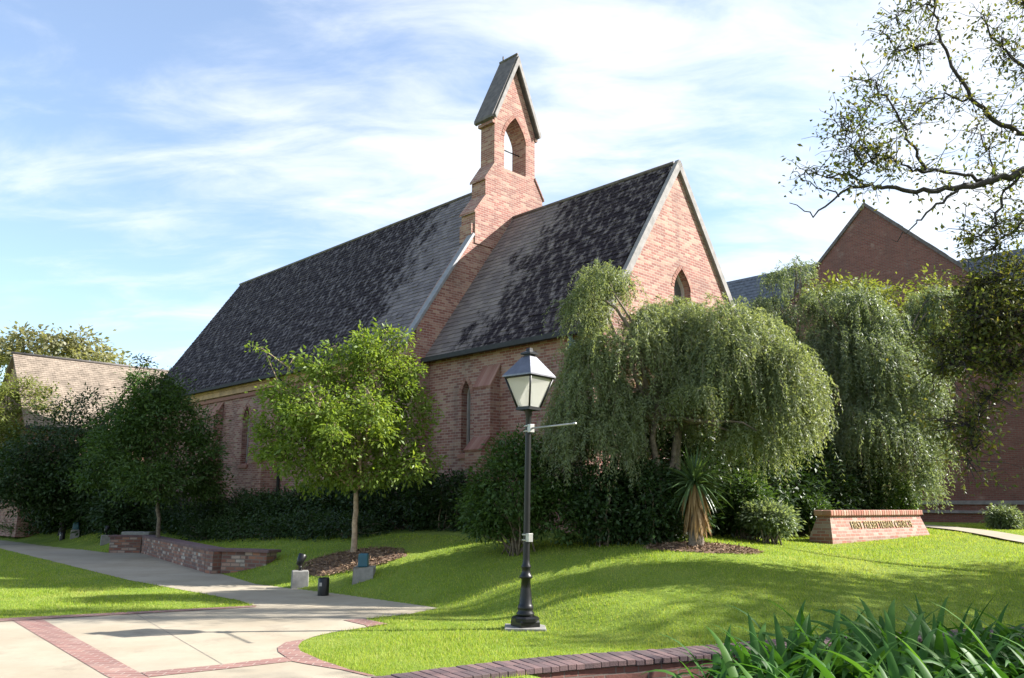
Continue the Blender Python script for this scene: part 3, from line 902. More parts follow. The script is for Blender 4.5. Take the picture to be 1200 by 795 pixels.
for u in (TL + 1.6, TL + 4.2):
    q = [T(SR - run + .235, u, 1.9), T(SR - run + .235, u + .9, 1.9), T(SR - run + .235, u + .9, 3.4), T(SR - run + .235, u, 3.4)]
    w_ = MB().prism([p - AX * .04 for p in q], AX * .035).build('window', M_FRAME, wing)
    MB().poly([p - AX * .05 + BX * s1 * .07 + V(0, 0, s2 * .07) for p, (s1, s2) in zip(q, ((1, 1), (-1, 1), (-1, -1), (1, -1)))], -AX).build('pane', M_GLASS, w_)

QX = V(.7071, -.7071, 0); QN = V(-.7071, -.7071, 0)
AP = depth(1013, 238, 34.0)
hall = thing('brick_hall', 'large dark red brick hall with a plain pointed gable, in shade behind the weeping trees', 'building', V(AP[0], AP[1], .9))
def Q(q, z, back=0.0): return V(AP[0], AP[1], 0) + QX * q - QN * back + V(0, 0, z)
HW, ze = 7.2, AP[2] - 7.2
mb = MB()
win = [(-.35, 8.6), (.75, 8.6), (.75, 10.6), (-.35, 10.6)]
hf = lambda u, v, d: Q(u, v, d)
pitched_wall(mb, hf, [(-HW, .6), (HW, .6), (HW, ze), (0, AP[2] - .1), (-HW, ze)], [win], .25)
mb.add([Q(-HW, .6), Q(-HW, .6, 3), Q(-HW, ze, 3), Q(-HW, ze)], [(3, 2, 1, 0)])
mb.add([Q(HW, .6), Q(HW, .6, 3), Q(HW, ze, 3), Q(HW, ze)], [(0, 1, 2, 3)])
mb.box(Q(-HW - 8, 3.6, 1.6), (8, .2, 3.0), QX, QN)
mb.box(Q(HW + 8, 3.6, .9), (8, .2, 3.0), QX, QN)
mb.build('wall', M_BRICK_DARK, hall)
hw_ = MB()
hw_.box(Q(.2, 10.68, -.01), (.66, .09, .1), QX, QN).box(Q(.2, 8.55, -.01), (.66, .08, .06), QX, QN).box(Q(.2, 9.6, .15), (.04, .03, 1.0), QX, QN).box(Q(-.31, 9.6, .15), (.04, .03, 1.0), QX, QN).box(Q(.71, 9.6, .15), (.04, .03, 1.0), QX, QN).box(Q(.2, 10.42, .15), (.5, .03, .16), QX, QN)
hwo = hw_.build('window', M_FRAME, hall)
MB().poly([Q(u, v, .2) for u, v in win], QN).build('pane', M_GLASS, hwo)
MB().box(Q(0, 1.75, -.02), (HW, .05, .07), QX, QN).box(Q(0, 1.4, -.03), (HW, .06, .05), QX, QN).build('base_course', M_STONE, hall)
m_ = MB()
for sg in (-1, 1):
    q = [Q(0, AP[2] - .16, -.08), Q(sg * (HW + .2), ze - .36, -.08), Q(sg * (HW + .2), ze - .18, -.08), Q(0, AP[2] + .02, -.08)]
    m_.prism(q, -QN * .3)
m_.build('gable_coping', M_SLATE_BELL, hall)
mb = MB()
for sg in (-1, 1):
    d = V(0, 0, HW) - QX * sg * HW
    slate_rows(mb, Q(sg * HW, ze, .1), -QN, 10, d / np.linalg.norm(d), np.linalg.norm(d), w=.6, e=.3)
def wing_roof(q0, q1, z_ridge, back, run_, drop):
    P0 = Q(q0, z_ridge - drop, back - run_); d = V(0, 0, drop) - QN * run_
    slate_rows(mb, P0, QX, q1 - q0, d / np.linalg.norm(d), np.linalg.norm(d), w=.35, e=.22)
zl = on_plane(900, 320.5, Q(0, 0, 5.0), QN)[2]
zr_ = on_plane(1165, 297.5, Q(0, 0, 5.0), QN)[2]
wing_roof(-16, -1.0, zl, 5.0, 4.4, zl - 6.2)
wing_roof(1.5, 16, zr_, 5.0, 4.6, zr_ - 6.2)
mb.build('roof', M_SLATE_HALL, hall)

# ------------------------------------------------------------------ vegetation builders
def leaf_quads(C, D, N, Ln, Wd):
    D = D / (np.linalg.norm(D, axis=1, keepdims=True) + 1e-9)
    S = np.cross(D, N); S /= (np.linalg.norm(S, axis=1, keepdims=True) + 1e-9)
    Nn = np.cross(S, D)
    Ln = np.broadcast_to(np.asarray(Ln, float), (len(C),))[:, None]; Wd = np.broadcast_to(np.asarray(Wd, float), (len(C),))[:, None]
    mid = C + D * Ln * .45
    v = np.stack([C, mid + S * Wd / 2 + Nn * Wd * .12, C + D * Ln - Nn * Ln * .08, mid - S * Wd / 2 + Nn * Wd * .12], 1).reshape(-1, 3)
    f = np.arange(len(C) * 4).reshape(-1, 4)
    return v, f
def rand_dirs(n):
    d = rng.normal(size=(n, 3)); return d / np.linalg.norm(d, axis=1, keepdims=True)
def clump_points(lobes, n, inner=.55, bias=2.0, up_bias=0.0):
    """points spread through ellipsoid lobes, more of them near the surface; returns centres and outward directions"""
    w = np.array([r[0] * r[1] + r[1] * r[2] + r[0] * r[2] for _, r in lobes]); w = w / w.sum()
    which = rng.choice(len(lobes), n, p=w)
    d = rand_dirs(n)
    if up_bias: d[:, 2] += up_bias * np.abs(rng.normal(size=n)); d /= np.linalg.norm(d, axis=1, keepdims=True)
    rad = inner + (1 - inner) * rng.random(n) ** (1 / bias)
    cs = np.array([c for c, _ in lobes])[which]; rs = np.array([r for _, r in lobes])[which]
    return cs + d * rs * rad[:, None], d
def foliage(lobes, n_clumps, per, csize, leafL, leafW, inner=.55, droop=.25, flat=.6, bias=2.0, up_bias=0.0, zmin=None):
    P, O = clump_points(lobes, n_clumps, inner, bias, up_bias)
    if zmin is not None:
        ok = P[:, 2] > H(P[:, 0], P[:, 1]) + zmin; P, O = P[ok], O[ok]
    n = len(P)
    cs = csize * (.6 + .8 * rng.random(n))
    off = rng.normal(size=(n, per, 3)) * cs[:, None, None]; off[:, :, 2] *= flat
    C = (P[:, None, :] + off).reshape(-1, 3)
    Od = np.repeat(O, per, axis=0)
    D = off.reshape(-1, 3) / csize * .6 + Od * .5 + rng.normal(size=C.shape) * .5 + V(0, 0, -droop)
    N = rng.normal(size=C.shape) * .55 + V(0, 0, .9) + Od * .4
    k_ = .65 + .7 * rng.random(len(C))
    return leaf_quads(C, D, N, leafL * k_, leafW * k_), P
def cat_quads(parts):
    vs, fs, o = [], [], 0
    for v, f in parts: vs.append(v); fs.append(f + o); o += len(v)
    return np.concatenate(vs), np.concatenate(fs)
def curve(p0, p1, sag=0.0, wob=.08, n=6):
    p0, p1 = np.asarray(p0, float), np.asarray(p1, float); L = np.linalg.norm(p1 - p0)
    out = []
    for i in range(n + 1):
        t = i / n
        p = p0 * (1 - t) + p1 * t + V(0, 0, -sag * 4 * t * (1 - t) * L)
        if 0 < i < n: p = p + rng.normal(size=3) * wob * L / n
        out.append(p)
    return out
def shrub(name, label, cat, base, lobes, n_clumps, per, csize, leafL, leafW, material, group=None, stems=5, droop=.2, inner=.5, zmin=.02, bark=None):
    root = thing(name, label, cat, base, group)
    (v, f), P = foliage(lobes, n_clumps, per, csize, leafL, leafW, inner=inner, droop=droop, zmin=zmin)
    np_mesh('foliage', v, f, material, root)
    m_ = MB(); base = np.asarray(base, float)
    for q in P[rng.choice(len(P), min(len(P), stems * 4), replace=False)]:
        p0 = base + V(rng.normal() * .12, rng.normal() * .12, -.05)
        m_.tube(curve(p0, q, -.06, .1, 4), list(np.linspace(.018, .005, 5)), 5)
    m_.build('stems', bark or M_BARK, root, uv=False)
    return root
def tree(name, label, cat, base, fork, r0, lobes, n_clumps, per, csize, leafL, leafW, material, bark, group=None, inner=.5, droop=.25, twigs=90, ragged=14, flat=.6):
    root = thing(name, label, cat, base, group)
    lobes = list(lobes); big = list(lobes)
    for _ in range(ragged):
        c_, r_ = big[rng.integers(len(big))]; d = unit(rng.normal(size=3) + V(0, 0, .25)); r_ = np.array(r_)
        q = rng.uniform(.25, .45); lobes.append((np.asarray(c_) + d * r_ * rng.uniform(.85, 1.25), tuple(r_ * q)))
    (v, f), P = foliage(lobes, n_clumps, per, csize, leafL, leafW, inner=inner, droop=droop, flat=flat)
    lobes = big
    np_mesh('crown', v, f, material, root)
    base = np.asarray(base, float); fork = np.asarray(fork, float)
    m_ = MB()
    m_.tube([base - V(0, 0, .1), base + V(0, 0, .06)] + curve(base + V(0, 0, .2), fork, 0, .05, 5), [r0 * 1.5, r0 * 1.18] + list(np.linspace(r0, r0 * .75, 6)), 12)
    tips = []
    for c, r in lobes:
        c = np.asarray(c, float)
        pts = curve(fork, c + V(0, 0, r[2] * .25), -.04, .12, 6)
        m_.tube(pts, list(np.linspace(r0 * .55, r0 * .16, 7)), 7); tips += pts[2:]
    tips = np.array(tips)
    for q in P[rng.choice(len(P), min(len(P), twigs), replace=False)]:
        d = np.linalg.norm(tips - q, axis=1) + .6 * np.maximum(tips[:, 2] - q[2], 0)
        s_ = tips[np.argmin(d)]
        m_.tube(curve(s_, q, -.05, .15, 4), list(np.linspace(r0 * .16, .004, 5)), 5)
    m_.build('trunk', bark, root, uv=False)
    return root
def px_lobe(px, py, y, rx, rz, ry=None):
    """ellipsoid seen round pixel (px, py) at distance y, with radii given in pixels"""
    c = depth(px, py, y); k_ = np.linalg.norm(c - CAM) / math.hypot(FPX, math.hypot(px - 600, py - 397))
    return c, (rx * k_, (ry if ry is not None else rx) * k_, rz * k_)

L_SUNNY = leaf_mat('sunny_leaf', (.12, .19, .03), (.17, .25, .04), (.23, .30, .065), .5)
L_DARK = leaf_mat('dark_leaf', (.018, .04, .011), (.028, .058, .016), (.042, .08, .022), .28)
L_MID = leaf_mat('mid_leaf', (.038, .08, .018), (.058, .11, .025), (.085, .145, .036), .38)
L_YEL = leaf_mat('yellow_leaf', (.12, .16, .03), (.17, .20, .05), (.22, .24, .07), .45)
L_WEEP = leaf_mat('weeping_leaf', (.14, .18, .085), (.20, .245, .125), (.28, .32, .18), .5)
L_WEEP2 = leaf_mat('grey_weeping_leaf', (.115, .16, .09), (.165, .215, .13), (.225, .275, .175), .5)
L_OAK = leaf_mat('autumn_oak_leaf', (.07, .105, .026), (.11, .14, .036), (.165, .145, .042), .5)
L_STRAP = leaf_mat('strap_leaf', (.03, .10, .015), (.05, .145, .022), (.09, .20, .03), .4, .5, .25)
L_YUCCA = leaf_mat('yucca_leaf', (.05, .095, .035), (.075, .13, .048), (.11, .165, .07), .3, .35, .5)
L_DEAD = leaf_mat('dead_yucca_leaf', (.28, .17, .085), (.36, .23, .12), (.44, .30, .17), .3, .8, .1)
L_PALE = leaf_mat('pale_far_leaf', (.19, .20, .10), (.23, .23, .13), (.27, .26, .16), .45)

# ---- the young tree in the lawn
b0 = depth(415, 640, 18.0); b0[2] = hz(b0[0], b0[1])
lobes = [px_lobe(q[0], q[1], 18.0 + q[4], q[2], q[3]) for q in [(402, 462, 38, 30, 0), (352, 472, 34, 26, -.3), (462, 470, 36, 30, .2), (428, 425, 34, 24, .2), (382, 436, 26, 22, 0), (458, 412, 24, 20, .3), (470, 440, 30, 22, .4),
      (330, 455, 18, 22, 0), (395, 515, 44, 28, -.7), (345, 530, 36, 26, -.2), (330, 500, 26, 20, 0), (462, 515, 40, 26, 0), (492, 490, 22, 22, .1), (415, 500, 50, 36, 1.0), (500, 540, 18, 10, .1), (312, 520, 13, 20, 0), (430, 548, 50, 24, -.1), (470, 548, 30, 18, -.4), (380, 555, 40, 20, .2),
      (452, 392, 10, 11, .2), (424, 400, 9, 12, .2), (392, 408, 8, 12, .1), (372, 478, 30, 24, -.9), (438, 478, 30, 26, -.9), (316, 478, 12, 14, 0)]]
tree('shade_tree', 'young light green tree in the mulch bed, lit by sun', 'tree', b0, depth(417, 575, 18.0), .065, lobes, 640, 46, .12, .10, .046, L_SUNNY, M_BARK_PALE, group=None, inner=.1, twigs=360, flat=.8, ragged=34)
sp = bpy.data.objects['shade_tree']
m_ = MB(); parts = []
for path in ([(370, 470), (348, 438), (330, 425), (308, 409), (295, 405)], [(345, 470), (325, 445), (316, 425), (311, 412)], [(352, 470), (336, 448), (338, 430), (345, 418)]):
    pts = [depth(*q, 17.9) for q in path]
    m_.tube(pts, list(np.linspace(.016, .005, len(pts))), 5)
    for p in pts[1:]:
        n = 16; C = p + rng.normal(size=(n, 3)) * .09
        parts.append(leaf_quads(C, rand_dirs(n) + V(0, 0, -.2), rand_dirs(n) + V(0, 0, .8), .11, .05))
v, f = cat_quads(parts)
np_mesh('leaves', v, f, L_SUNNY, sp)
m_.build('bare_shoots', M_BARK_PALE, sp, uv=False)

# ---- trees on the left
b1 = depth(187, 617, 26.0); b1[2] = hz(b1[0], b1[1])
lobes = [px_lobe(q[0], q[1], 26 + q[4], q[2], q[3]) for q in [(180, 500, 44, 38, 0), (138, 535, 34, 30, -.4), (222, 535, 34, 34, 0), (188, 463, 28, 22, .2), (170, 452, 12, 16, .2), (206, 470, 14, 18, 0), (185, 565, 54, 22, -.5), (236, 500, 16, 22, 0), (116, 515, 16, 20, 0), (150, 490, 26, 20, -.3), (112, 555, 18, 16, 0), (246, 552, 12, 16, 0)]]
tree('small_tree', 'small dark green tree in shade behind the low stone wall, thin single trunk', 'tree', b1, depth(186, 585, 26), .07, lobes, 520, 56, .18, .125, .05, L_MID, M_BARK, inner=.2, ragged=26)
b2 = depth(74, 612, 34.5); b2[2] = hz(b2[0], b2[1])
lobes = [px_lobe(q[0], q[1], 33.3 + q[4], q[2], q[3]) for q in [(90, 515, 55, 52, 0), (145, 500, 34, 30, 1), (50, 545, 50, 45, 0), (120, 560, 65, 40, 0), (168, 466, 16, 22, 1), (30, 570, 40, 30, -1), (166, 432, 6, 16, 1)]]
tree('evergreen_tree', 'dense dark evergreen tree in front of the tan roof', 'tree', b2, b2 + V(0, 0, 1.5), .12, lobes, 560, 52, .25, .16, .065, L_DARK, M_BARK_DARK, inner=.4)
b3 = depth(8, 612, 39.0); b3[2] = hz(b3[0], b3[1])
lobes = [px_lobe(q[0], q[1], 37 + q[4], q[2], q[3]) for q in [(8, 485, 40, 44, 0), (34, 472, 28, 24, 0), (56, 492, 20, 20, .3), (-25, 500, 50, 60, 0), (20, 535, 40, 36, 0)]]
tree('yellow_tree', 'yellow green sunlit tree at the left edge', 'tree', b3, b3 + V(0, 0, 1.9), .13, lobes, 400, 52, .24, .14, .06, L_YEL, M_BARK, inner=.2, ragged=24)
b4 = depth(60, 560, 58.0); b4[2] = 1.0
lobes = [px_lobe(q[0], q[1], 58 + q[4], q[2], q[3]) for q in [(60, 408, 34, 20, 0), (95, 405, 20, 18, 0), (25, 412, 26, 15, 0), (0, 415, 20, 16, 0), (70, 430, 60, 20, 0)]]
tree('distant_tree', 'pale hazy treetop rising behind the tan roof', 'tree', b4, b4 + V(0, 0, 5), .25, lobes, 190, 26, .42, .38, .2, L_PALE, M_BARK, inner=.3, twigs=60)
# low clipped hedge at the left edge and dark shrubs behind
shrub('low_hedge', 'low dark clipped hedge at the end of the path, at the left edge', 'hedge', V(-22.3, 37.7, hz(-22.3, 37.7)),
      [(V(x, 37.5 - (x + 22) * 1.06, .35 + hz(x, 37.5 - (x + 22) * 1.06)), (.7, .7, .45)) for x in np.linspace(-26, -21.2, 7)], 800, 20, .1, .09, .045, L_MID, inner=.6)
def at_church(s_, t_): p = T(s_, t_, 0); return V(p[0], p[1], hz(p[0], p[1]))
hs = [(23.5, -1.5, .7, 1.0), (21.3, -1.25, .7, 1.15), (19.2, -1.3, .75, 1.25), (17.0, -1.2, .7, 1.1), (15.0, -1.3, .75, 1.15), (13.0, -1.15, .7, 1.2), (11.0, -1.2, .75, 1.1), (9.2, -1.1, .7, 1.25), (7.4, -1.0, .75, 1.35), (5.7, -.75, .7, 1.3), (4.2, -.6, .7, 1.3)]
for i, (s_, t_, r_, h_) in enumerate(hs):
    p = at_church(s_, t_)
    lb = [(p + AX * d + V(0, 0, h_ * .5), (r_ * .75, r_ * .7, h_ * .55)) for d in (-.7, .0, .7)]
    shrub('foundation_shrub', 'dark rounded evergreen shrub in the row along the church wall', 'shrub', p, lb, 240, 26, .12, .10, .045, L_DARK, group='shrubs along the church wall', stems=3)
for i, (s_, r_, h_) in enumerate([(14.2, .6, .6), (12.2, .6, .65), (10.2, .6, .6), (8.3, .6, .65), (6.4, .6, .6)]):
    p = at_church(s_, -1.95)
    lb = [(p + AX * d + V(0, 0, h_ * .4), (.65, .38, h_ * .55)) for d in (-.6, .3)]
    shrub('ground_shrub', 'low spreading shrub at the lawn edge before the church hedge', 'shrub', p, lb, 150, 26, .11, .08, .035, L_DARK, group='low shrubs at the lawn edge', stems=3)
for i, (x, y, r_, h_) in enumerate([(-16.5, 33.5, 1.3, 1.9), (-19.0, 36.5, 1.3, 2.0), (-14.2, 31.0, 1.1, 1.6)] + [(*T(28.2, t_, 0)[:2], 1.2, 2.3) for t_ in (-2.2, -.9, .4)] + [(-19.5, 37.6, 1.1, 1.8), (-17.4, 35.6, 1.1, 1.9), (-14.8, 33.2, 1.1, 1.7)]):
    p = V(x, y, hz(x, y))
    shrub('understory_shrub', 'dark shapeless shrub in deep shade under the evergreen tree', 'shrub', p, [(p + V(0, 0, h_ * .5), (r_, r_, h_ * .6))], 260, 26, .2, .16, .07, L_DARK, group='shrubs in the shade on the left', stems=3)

# ---- azalea mound behind the lamp post
pa = depth(607, 632, 15.6); pa[2] = hz(pa[0], pa[1])
lobes = [px_lobe(q[0], q[1], 15.6 + q[4], q[2], q[3]) for q in [(600, 575, 48, 50, 0), (575, 595, 30, 38, 0), (640, 560, 36, 42, .3), (612, 535, 34, 28, .3), (655, 600, 40, 35, -.1), (560, 600, 18, 30, .3)]]
shrub('mounded_shrub', 'large rounded green shrub just behind the lamp post', 'shrub', pa, lobes, 620, 34, .10, .085, .036, L_MID, stems=8)
for i, (px, py, y, rx, rz_, lab) in enumerate([(705, 585, 15.2, 42, 48, 'dark shrub in deep shade under the weeping tree, next to the mounded shrub'),
                                           (762, 588, 15.0, 42, 46, 'dark shrub in deep shade left of the yucca')]):
    c_, r_ = px_lobe(px, py, y, rx, rz_); p = V(c_[0], c_[1], hz(c_[0], c_[1]))
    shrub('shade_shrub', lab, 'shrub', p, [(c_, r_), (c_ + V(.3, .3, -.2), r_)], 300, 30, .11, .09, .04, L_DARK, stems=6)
for i, (px, py, y, rx, rz_, m__, lab) in enumerate([(872, 588, 17.2, 26, 34, L_MID, 'bright leafy shrub standing right of the yucca'), (898, 606, 16.6, 24, 13, L_WEEP2, 'low grey green shrub right of the bright leafy shrub'),
                                                (940, 598, 19.5, 26, 20, L_MID, 'loose green shrub between the low grey green one and the brick sign'), (1045, 580, 22.5, 26, 24, L_MID, 'small green shrub behind the brick sign'),
                                                (985, 580, 22.0, 48, 32, L_DARK, 'dark shrub in shade behind the left end of the brick sign'), (1176, 606, 24.0, 13, 9, L_WEEP2, 'small grey shrub by the foot of the dark hall wall')]):
    c_, r_ = px_lobe(px, py, y, rx, rz_); p = V(c_[0], c_[1], hz(c_[0], c_[1]))
    shrub('garden_shrub', lab, 'shrub', p, [(c_, r_), (c_ + V(.15, .2, -.15), tuple(.8 * q for q in r_))], 330, 26, .1, .085, .035, m__, stems=6)

for (s_, t_, r_, h_) in [(-1.5, .2, 1.0, 2.2), (-1.4, 1.8, 1.0, 2.4), (-1.5, 3.4, 1.0, 2.4), (-1.4, 5.0, 1.0, 2.3), (-1.6, 6.5, 1.0, 2.2), (-1.8, 8.0, 1.1, 2.2)]:
    p = at_church(s_, t_)
    shrub('gable_shrub', 'tall dark evergreen shrub against the church gable under the weeping tree', 'shrub', p, [(p + V(0, 0, h_ * .5), (r_, r_, h_ * .55))], 260, 28, .15, .12, .05, L_DARK, group='tall shrubs against the church gable', stems=3)

# ---- weeping trees
def weeping(name, label, base, fork, lobes, n_str, material, len_rng, leafL=.075, leafW=.016, step=.042, r0=.1, skip=None, stems=3, hemi=.1, zfloor=.5, ragged=16):
    root = thing(name, label, 'tree', base)
    lobes = list(lobes); big = list(lobes)
    for _ in range(ragged):
        c_, r_ = big[rng.integers(len(big))]; d = unit(rng.normal(size=3) * V(1, 1, .6) + V(0, 0, .5)); r_ = np.array(r_)
        q = rng.uniform(.22, .42); lobes.append((np.asarray(c_) + d * r_ * rng.uniform(.8, 1.2), tuple(r_ * q)))
    w = np.array([r[0] * r[2] for _, r in lobes]); w = w / w.sum()
    cs, ds, ns = [], [], []
    starts = []
    which = rng.choice(len(lobes), n_str, p=w)
    # strands are bunched in sprays that hang from the same branchlet
    sp_c = {}
    for li in range(len(lobes)):
        m_ = max(6, int((which == li).sum() / 14))
        d = rand_dirs(m_); d[:, 2] = np.abs(d[:, 2]) * 1.0 - hemi - .25 * (rng.random(m_) < .4); d /= np.linalg.norm(d, axis=1, keepdims=True)
        rad = .55 + .45 * rng.random(m_) ** .5
        sp_c[li] = (d, rad, .5 + rng.random(m_))
    for k_ in range(n_str):
        li = which[k_]; c, r = lobes[li]; r = np.array(r)
        D_, R_, G_ = sp_c[li]; j = rng.integers(len(D_))
        d = unit(D_[j] + rng.normal(size=3) * .2); rad = R_[j] + rng.normal() * .08
        p = np.asarray(c) + d * r * rad
        if skip is not None and skip(p): continue
        L = rng.uniform(*len_rng) * (.55 + .6 * G_[j] * rng.random())
        out = unit(V(d[0], d[1], 0) + rng.normal(size=3) * V(.6, .6, 0)) * rng.uniform(.35, 1.0)
        n = int(L / step)
        if n < 4: continue
        t = np.linspace(0, 1, n)
        a0 = rng.uniform(.1, .5); fall = rng.uniform(.55, 1.15)
        path = p + out * ((t - .28 * t * t) * L * .75)[:, None] + V(0, 0, 1) * ((a0 * np.sin(t * 2.4) - fall * t ** 1.5) * L)[:, None]
        path += np.cumsum(rng.normal(size=(n, 3)) * .009, axis=0)
        path = path[path[:, 2] > H(path[:, 0], path[:, 1]) + zfloor]
        if len(path) < 4: continue
        tg = np.gradient(path, axis=0); tg /= np.linalg.norm(tg, axis=1, keepdims=True) + 1e-9
        starts.append((p, path))
        for s_ in (-1, 1):
            sd = np.cross(tg, V(0, 0, 1) + rng.normal(size=3) * .3); sd /= np.linalg.norm(sd, axis=1, keepdims=True) + 1e-9
            cs.append(path + rng.normal(size=path.shape) * .008); ds.append(tg * .75 + sd * s_ * .6 + rng.normal(size=path.shape) * .28); ns.append(rng.normal(size=path.shape) * .6 + V(0, 0, .35) + unit(V(d[0], d[1], .3)) * .9)
    C = np.concatenate(cs); D = np.concatenate(ds); N = np.concatenate(ns)
    k_ = .7 + .6 * rng.random(len(C))
    v, f = leaf_quads(C, D, N, leafL * k_, leafW * k_)
    np_mesh('crown', v, f, material, root)
    m_ = MB(); base = np.asarray(base, float)
    for i in range(stems):
        b = base + V(rng.normal() * .15, rng.normal() * .15, -.1)
        fk = np.asarray(fork, float) + rng.normal(size=3) * V(.3, .3, .2)
        m_.tube(curve(b, fk, 0, .1, 6), list(np.linspace(r0, r0 * .6, 7)), 9)
        for c, r in lobes[i::stems]:
            pts = curve(fk, np.asarray(c) + V(0, 0, r[2] * .5), -.08, .15, 7)
            m_.tube(pts, list(np.linspace(r0 * .55, r0 * .14, 8)), 7)
            for q in range(14):
                p, _ = starts[rng.integers(len(starts))]
                if np.linalg.norm((p - c) / np.array(r)) < 1.4: m_.tube(curve(pts[rng.integers(3, 8)], p, -.1, .2, 5), list(np.linspace(r0 * .14, .004, 6)), 5)
    for p, path in starts[::7]: m_.tube(path[::max(1, len(path) // 5)], .003, 3, cap=False)
    m_.build('trunk', M_BARK, root, uv=False)
    return root
pw = depth(760, 625, 15.6); pw[2] = hz(pw[0], pw[1])
WL = [px_lobe(q[0], q[1], 15.2 + q[4], q[2], q[3]) for q in [(712, 338, 34, 30, 0), (690, 365, 22, 34, .1), (735, 425, 62, 66, .3), (690, 465, 40, 66, .2), (778, 385, 34, 30, .4), (795, 400, 52, 44, .6), (845, 402, 56, 46, .2), (865, 440, 66, 60, .0), (915, 455, 48, 50, 0),
      (830, 470, 72, 56, .3), (905, 500, 50, 40, 0), (945, 490, 26, 30, .1), (700, 525, 50, 45, 0), (668, 500, 24, 46, .2), (765, 505, 56, 44, .2), (890, 400, 30, 30, .4), (870, 525, 44, 22, -.1)]]
gapc = depth(727, 382, 15.2); hd_y = depth(814, 570, 14.4)
def gap_skip(p):
    q = p - gapc
    y_ = p - hd_y
    if abs(y_[0]) < .75 and p[1] < 15.4 and y_[2] < 1.5: return True
    return (abs(q[0]) < .3 and -.12 < q[2] < .45 and rng.random() < .97)
weeping('weeping_tree', 'broad weeping tree with fine hanging grey green foliage before the church gable', pw, depth(770, 500, 15.6), WL, 11000, L_WEEP, (.25, .95), leafL=.07, leafW=.017, step=.036, r0=.09, skip=gap_skip)
wt = bpy.data.objects['weeping_tree']
MB().tube([depth(*q, 15.3) for q in [(760, 470), (752, 420), (738, 385), (722, 362), (706, 350), (694, 352), (687, 362)]], [.05, .045, .04, .032, .026, .018, .01], 7).build('arching_bough', M_BARK, wt, uv=False)
p2 = depth(1030, 595, 22.0); p2[2] = hz(p2[0], p2[1])
W2 = [px_lobe(q[0], q[1], 21.5 + q[4], q[2], q[3]) for q in [(990, 365, 38, 30, 0), (1025, 395, 40, 44, .2), (1005, 440, 54, 62, 0), (968, 455, 30, 66, .3), (1050, 470, 46, 62, 0), (1020, 520, 58, 56, -.2), (1082, 520, 24, 36, 0), (1094, 375, 28, 36, 1), (1075, 425, 34, 46, .6), (985, 530, 34, 50, .2), (1058, 560, 30, 30, 0), (1098, 548, 12, 16, 0)]]
weeping('weeping_tree', 'tall narrow weeping tree standing behind the brick sign', p2, depth(1025, 500, 22), W2, 7000, L_WEEP2, (.4, 1.25), leafL=.09, leafW=.022, step=.05, r0=.1)
p3 = depth(925, 590, 25.0); p3[2] = hz(p3[0], p3[1])
W3 = [px_lobe(q[0], q[1], 25 + q[4], q[2], q[3]) for q in [(925, 335, 26, 24, 0), (915, 372, 30, 30, 0), (940, 320, 14, 14, 0), (905, 400, 26, 40, 0), (930, 440, 36, 50, 0), (930, 500, 40, 50, 0)]]
weeping('weeping_tree', 'slender blue grey weeping tree seen in the gap between the two larger ones', p3, depth(925, 450, 25), W3, 1500, L_WEEP2, (.35, .9), leafL=.11, leafW=.026, step=.065, r0=.07, stems=1)
p4 = depth(1010, 596, 24.5); p4[2] = hz(p4[0], p4[1])
lobes = [px_lobe(q[0], q[1], 24.5 + q[4], q[2], q[3]) for q in [(985, 345, 30, 16, 0), (1010, 350, 26, 18, 0), (1092, 350, 28, 20, 0), (1040, 380, 60, 40, 0)]]
tree('holly_tree', 'yellow green broadleaf tree showing its top above the tall weeping tree', 'tree', p4, depth(1020, 470, 24.5), .1, lobes, 200, 34, .2, .15, .07, L_YEL, M_BARK, inner=.4)

# ---- yucca with a skirt of dead leaves
by_ = depth(815, 628, 14.4); by_[2] = hz(by_[0], by_[1])
yu = thing('yucca', 'yucca with sword leaves above a skirt of dead tan leaves', 'plant', by_)
hd = depth(814, 570, 14.4)
MB().tube(curve(by_ - V(0, 0, .05), hd, 0, .06, 5), [.15, .13, .12, .115, .11, .10], 10).build('trunk', M_BARK, yu, uv=False)
def blades(center, n, L0, L1, w, elev, droop, spread=.04, seg=6):
    vs, fs = [], []
    for i in range(n):
        an = rng.uniform(0, 2 * math.pi); el = rng.uniform(*elev); L = rng.uniform(L0, L1)
        h = V(math.cos(an), math.sin(an), 0); sd = V(-math.sin(an), math.cos(an), 0); p = np.asarray(center) + h * spread + V(0, 0, rng.uniform(-.05, .05))
        d = h * math.cos(el) + V(0, 0, math.sin(el)); b = len(vs); ww = w * rng.uniform(.8, 1.2); tw = rng.normal() * .25
        dr = droop * rng.uniform(.5, 1.5)
        for q in range(seg + 1):
            t = q / seg; wd = ww * (.55 + 1.2 * t if t < .3 else (.91) * (1 - ((t - .3) / .7) ** 1.8) + .02) * .5
            up = unit(np.cross(sd, d)); s2 = sd * math.cos(tw) + up * math.sin(tw)
            vs.append(p - s2 * wd); vs.append(p - up * wd * .25); vs.append(p + s2 * wd)
            if q:
                o = b + 3 * q
                fs += [(o - 3, o - 2, o + 1, o), (o - 2, o - 1, o + 2, o + 1)]
            d = unit(d + V(0, 0, -dr / seg)); p = p + d * L / seg
    return np.array(vs), np.array(fs)
v, f = blades(hd + V(0, 0, .05), 150, .5, .8, .045, (-.7, 1.4), .8)
np_mesh('sword_leaves', v, f, L_YUCCA, yu)
v, f = cat_quads([blades(hd - V(0, 0, .02), 60, .35, .6, .055, (-1.5, -1.0), .5, .1), blades(hd - V(0, 0, .3), 60, .35, .6, .05, (-1.5, -1.1), .5, .11), blades(hd - V(0, 0, .55), 50, .2, .4, .05, (-1.5, -1.1), .5, .12)])
np_mesh('dead_leaf_skirt', v, f, L_DEAD, yu)

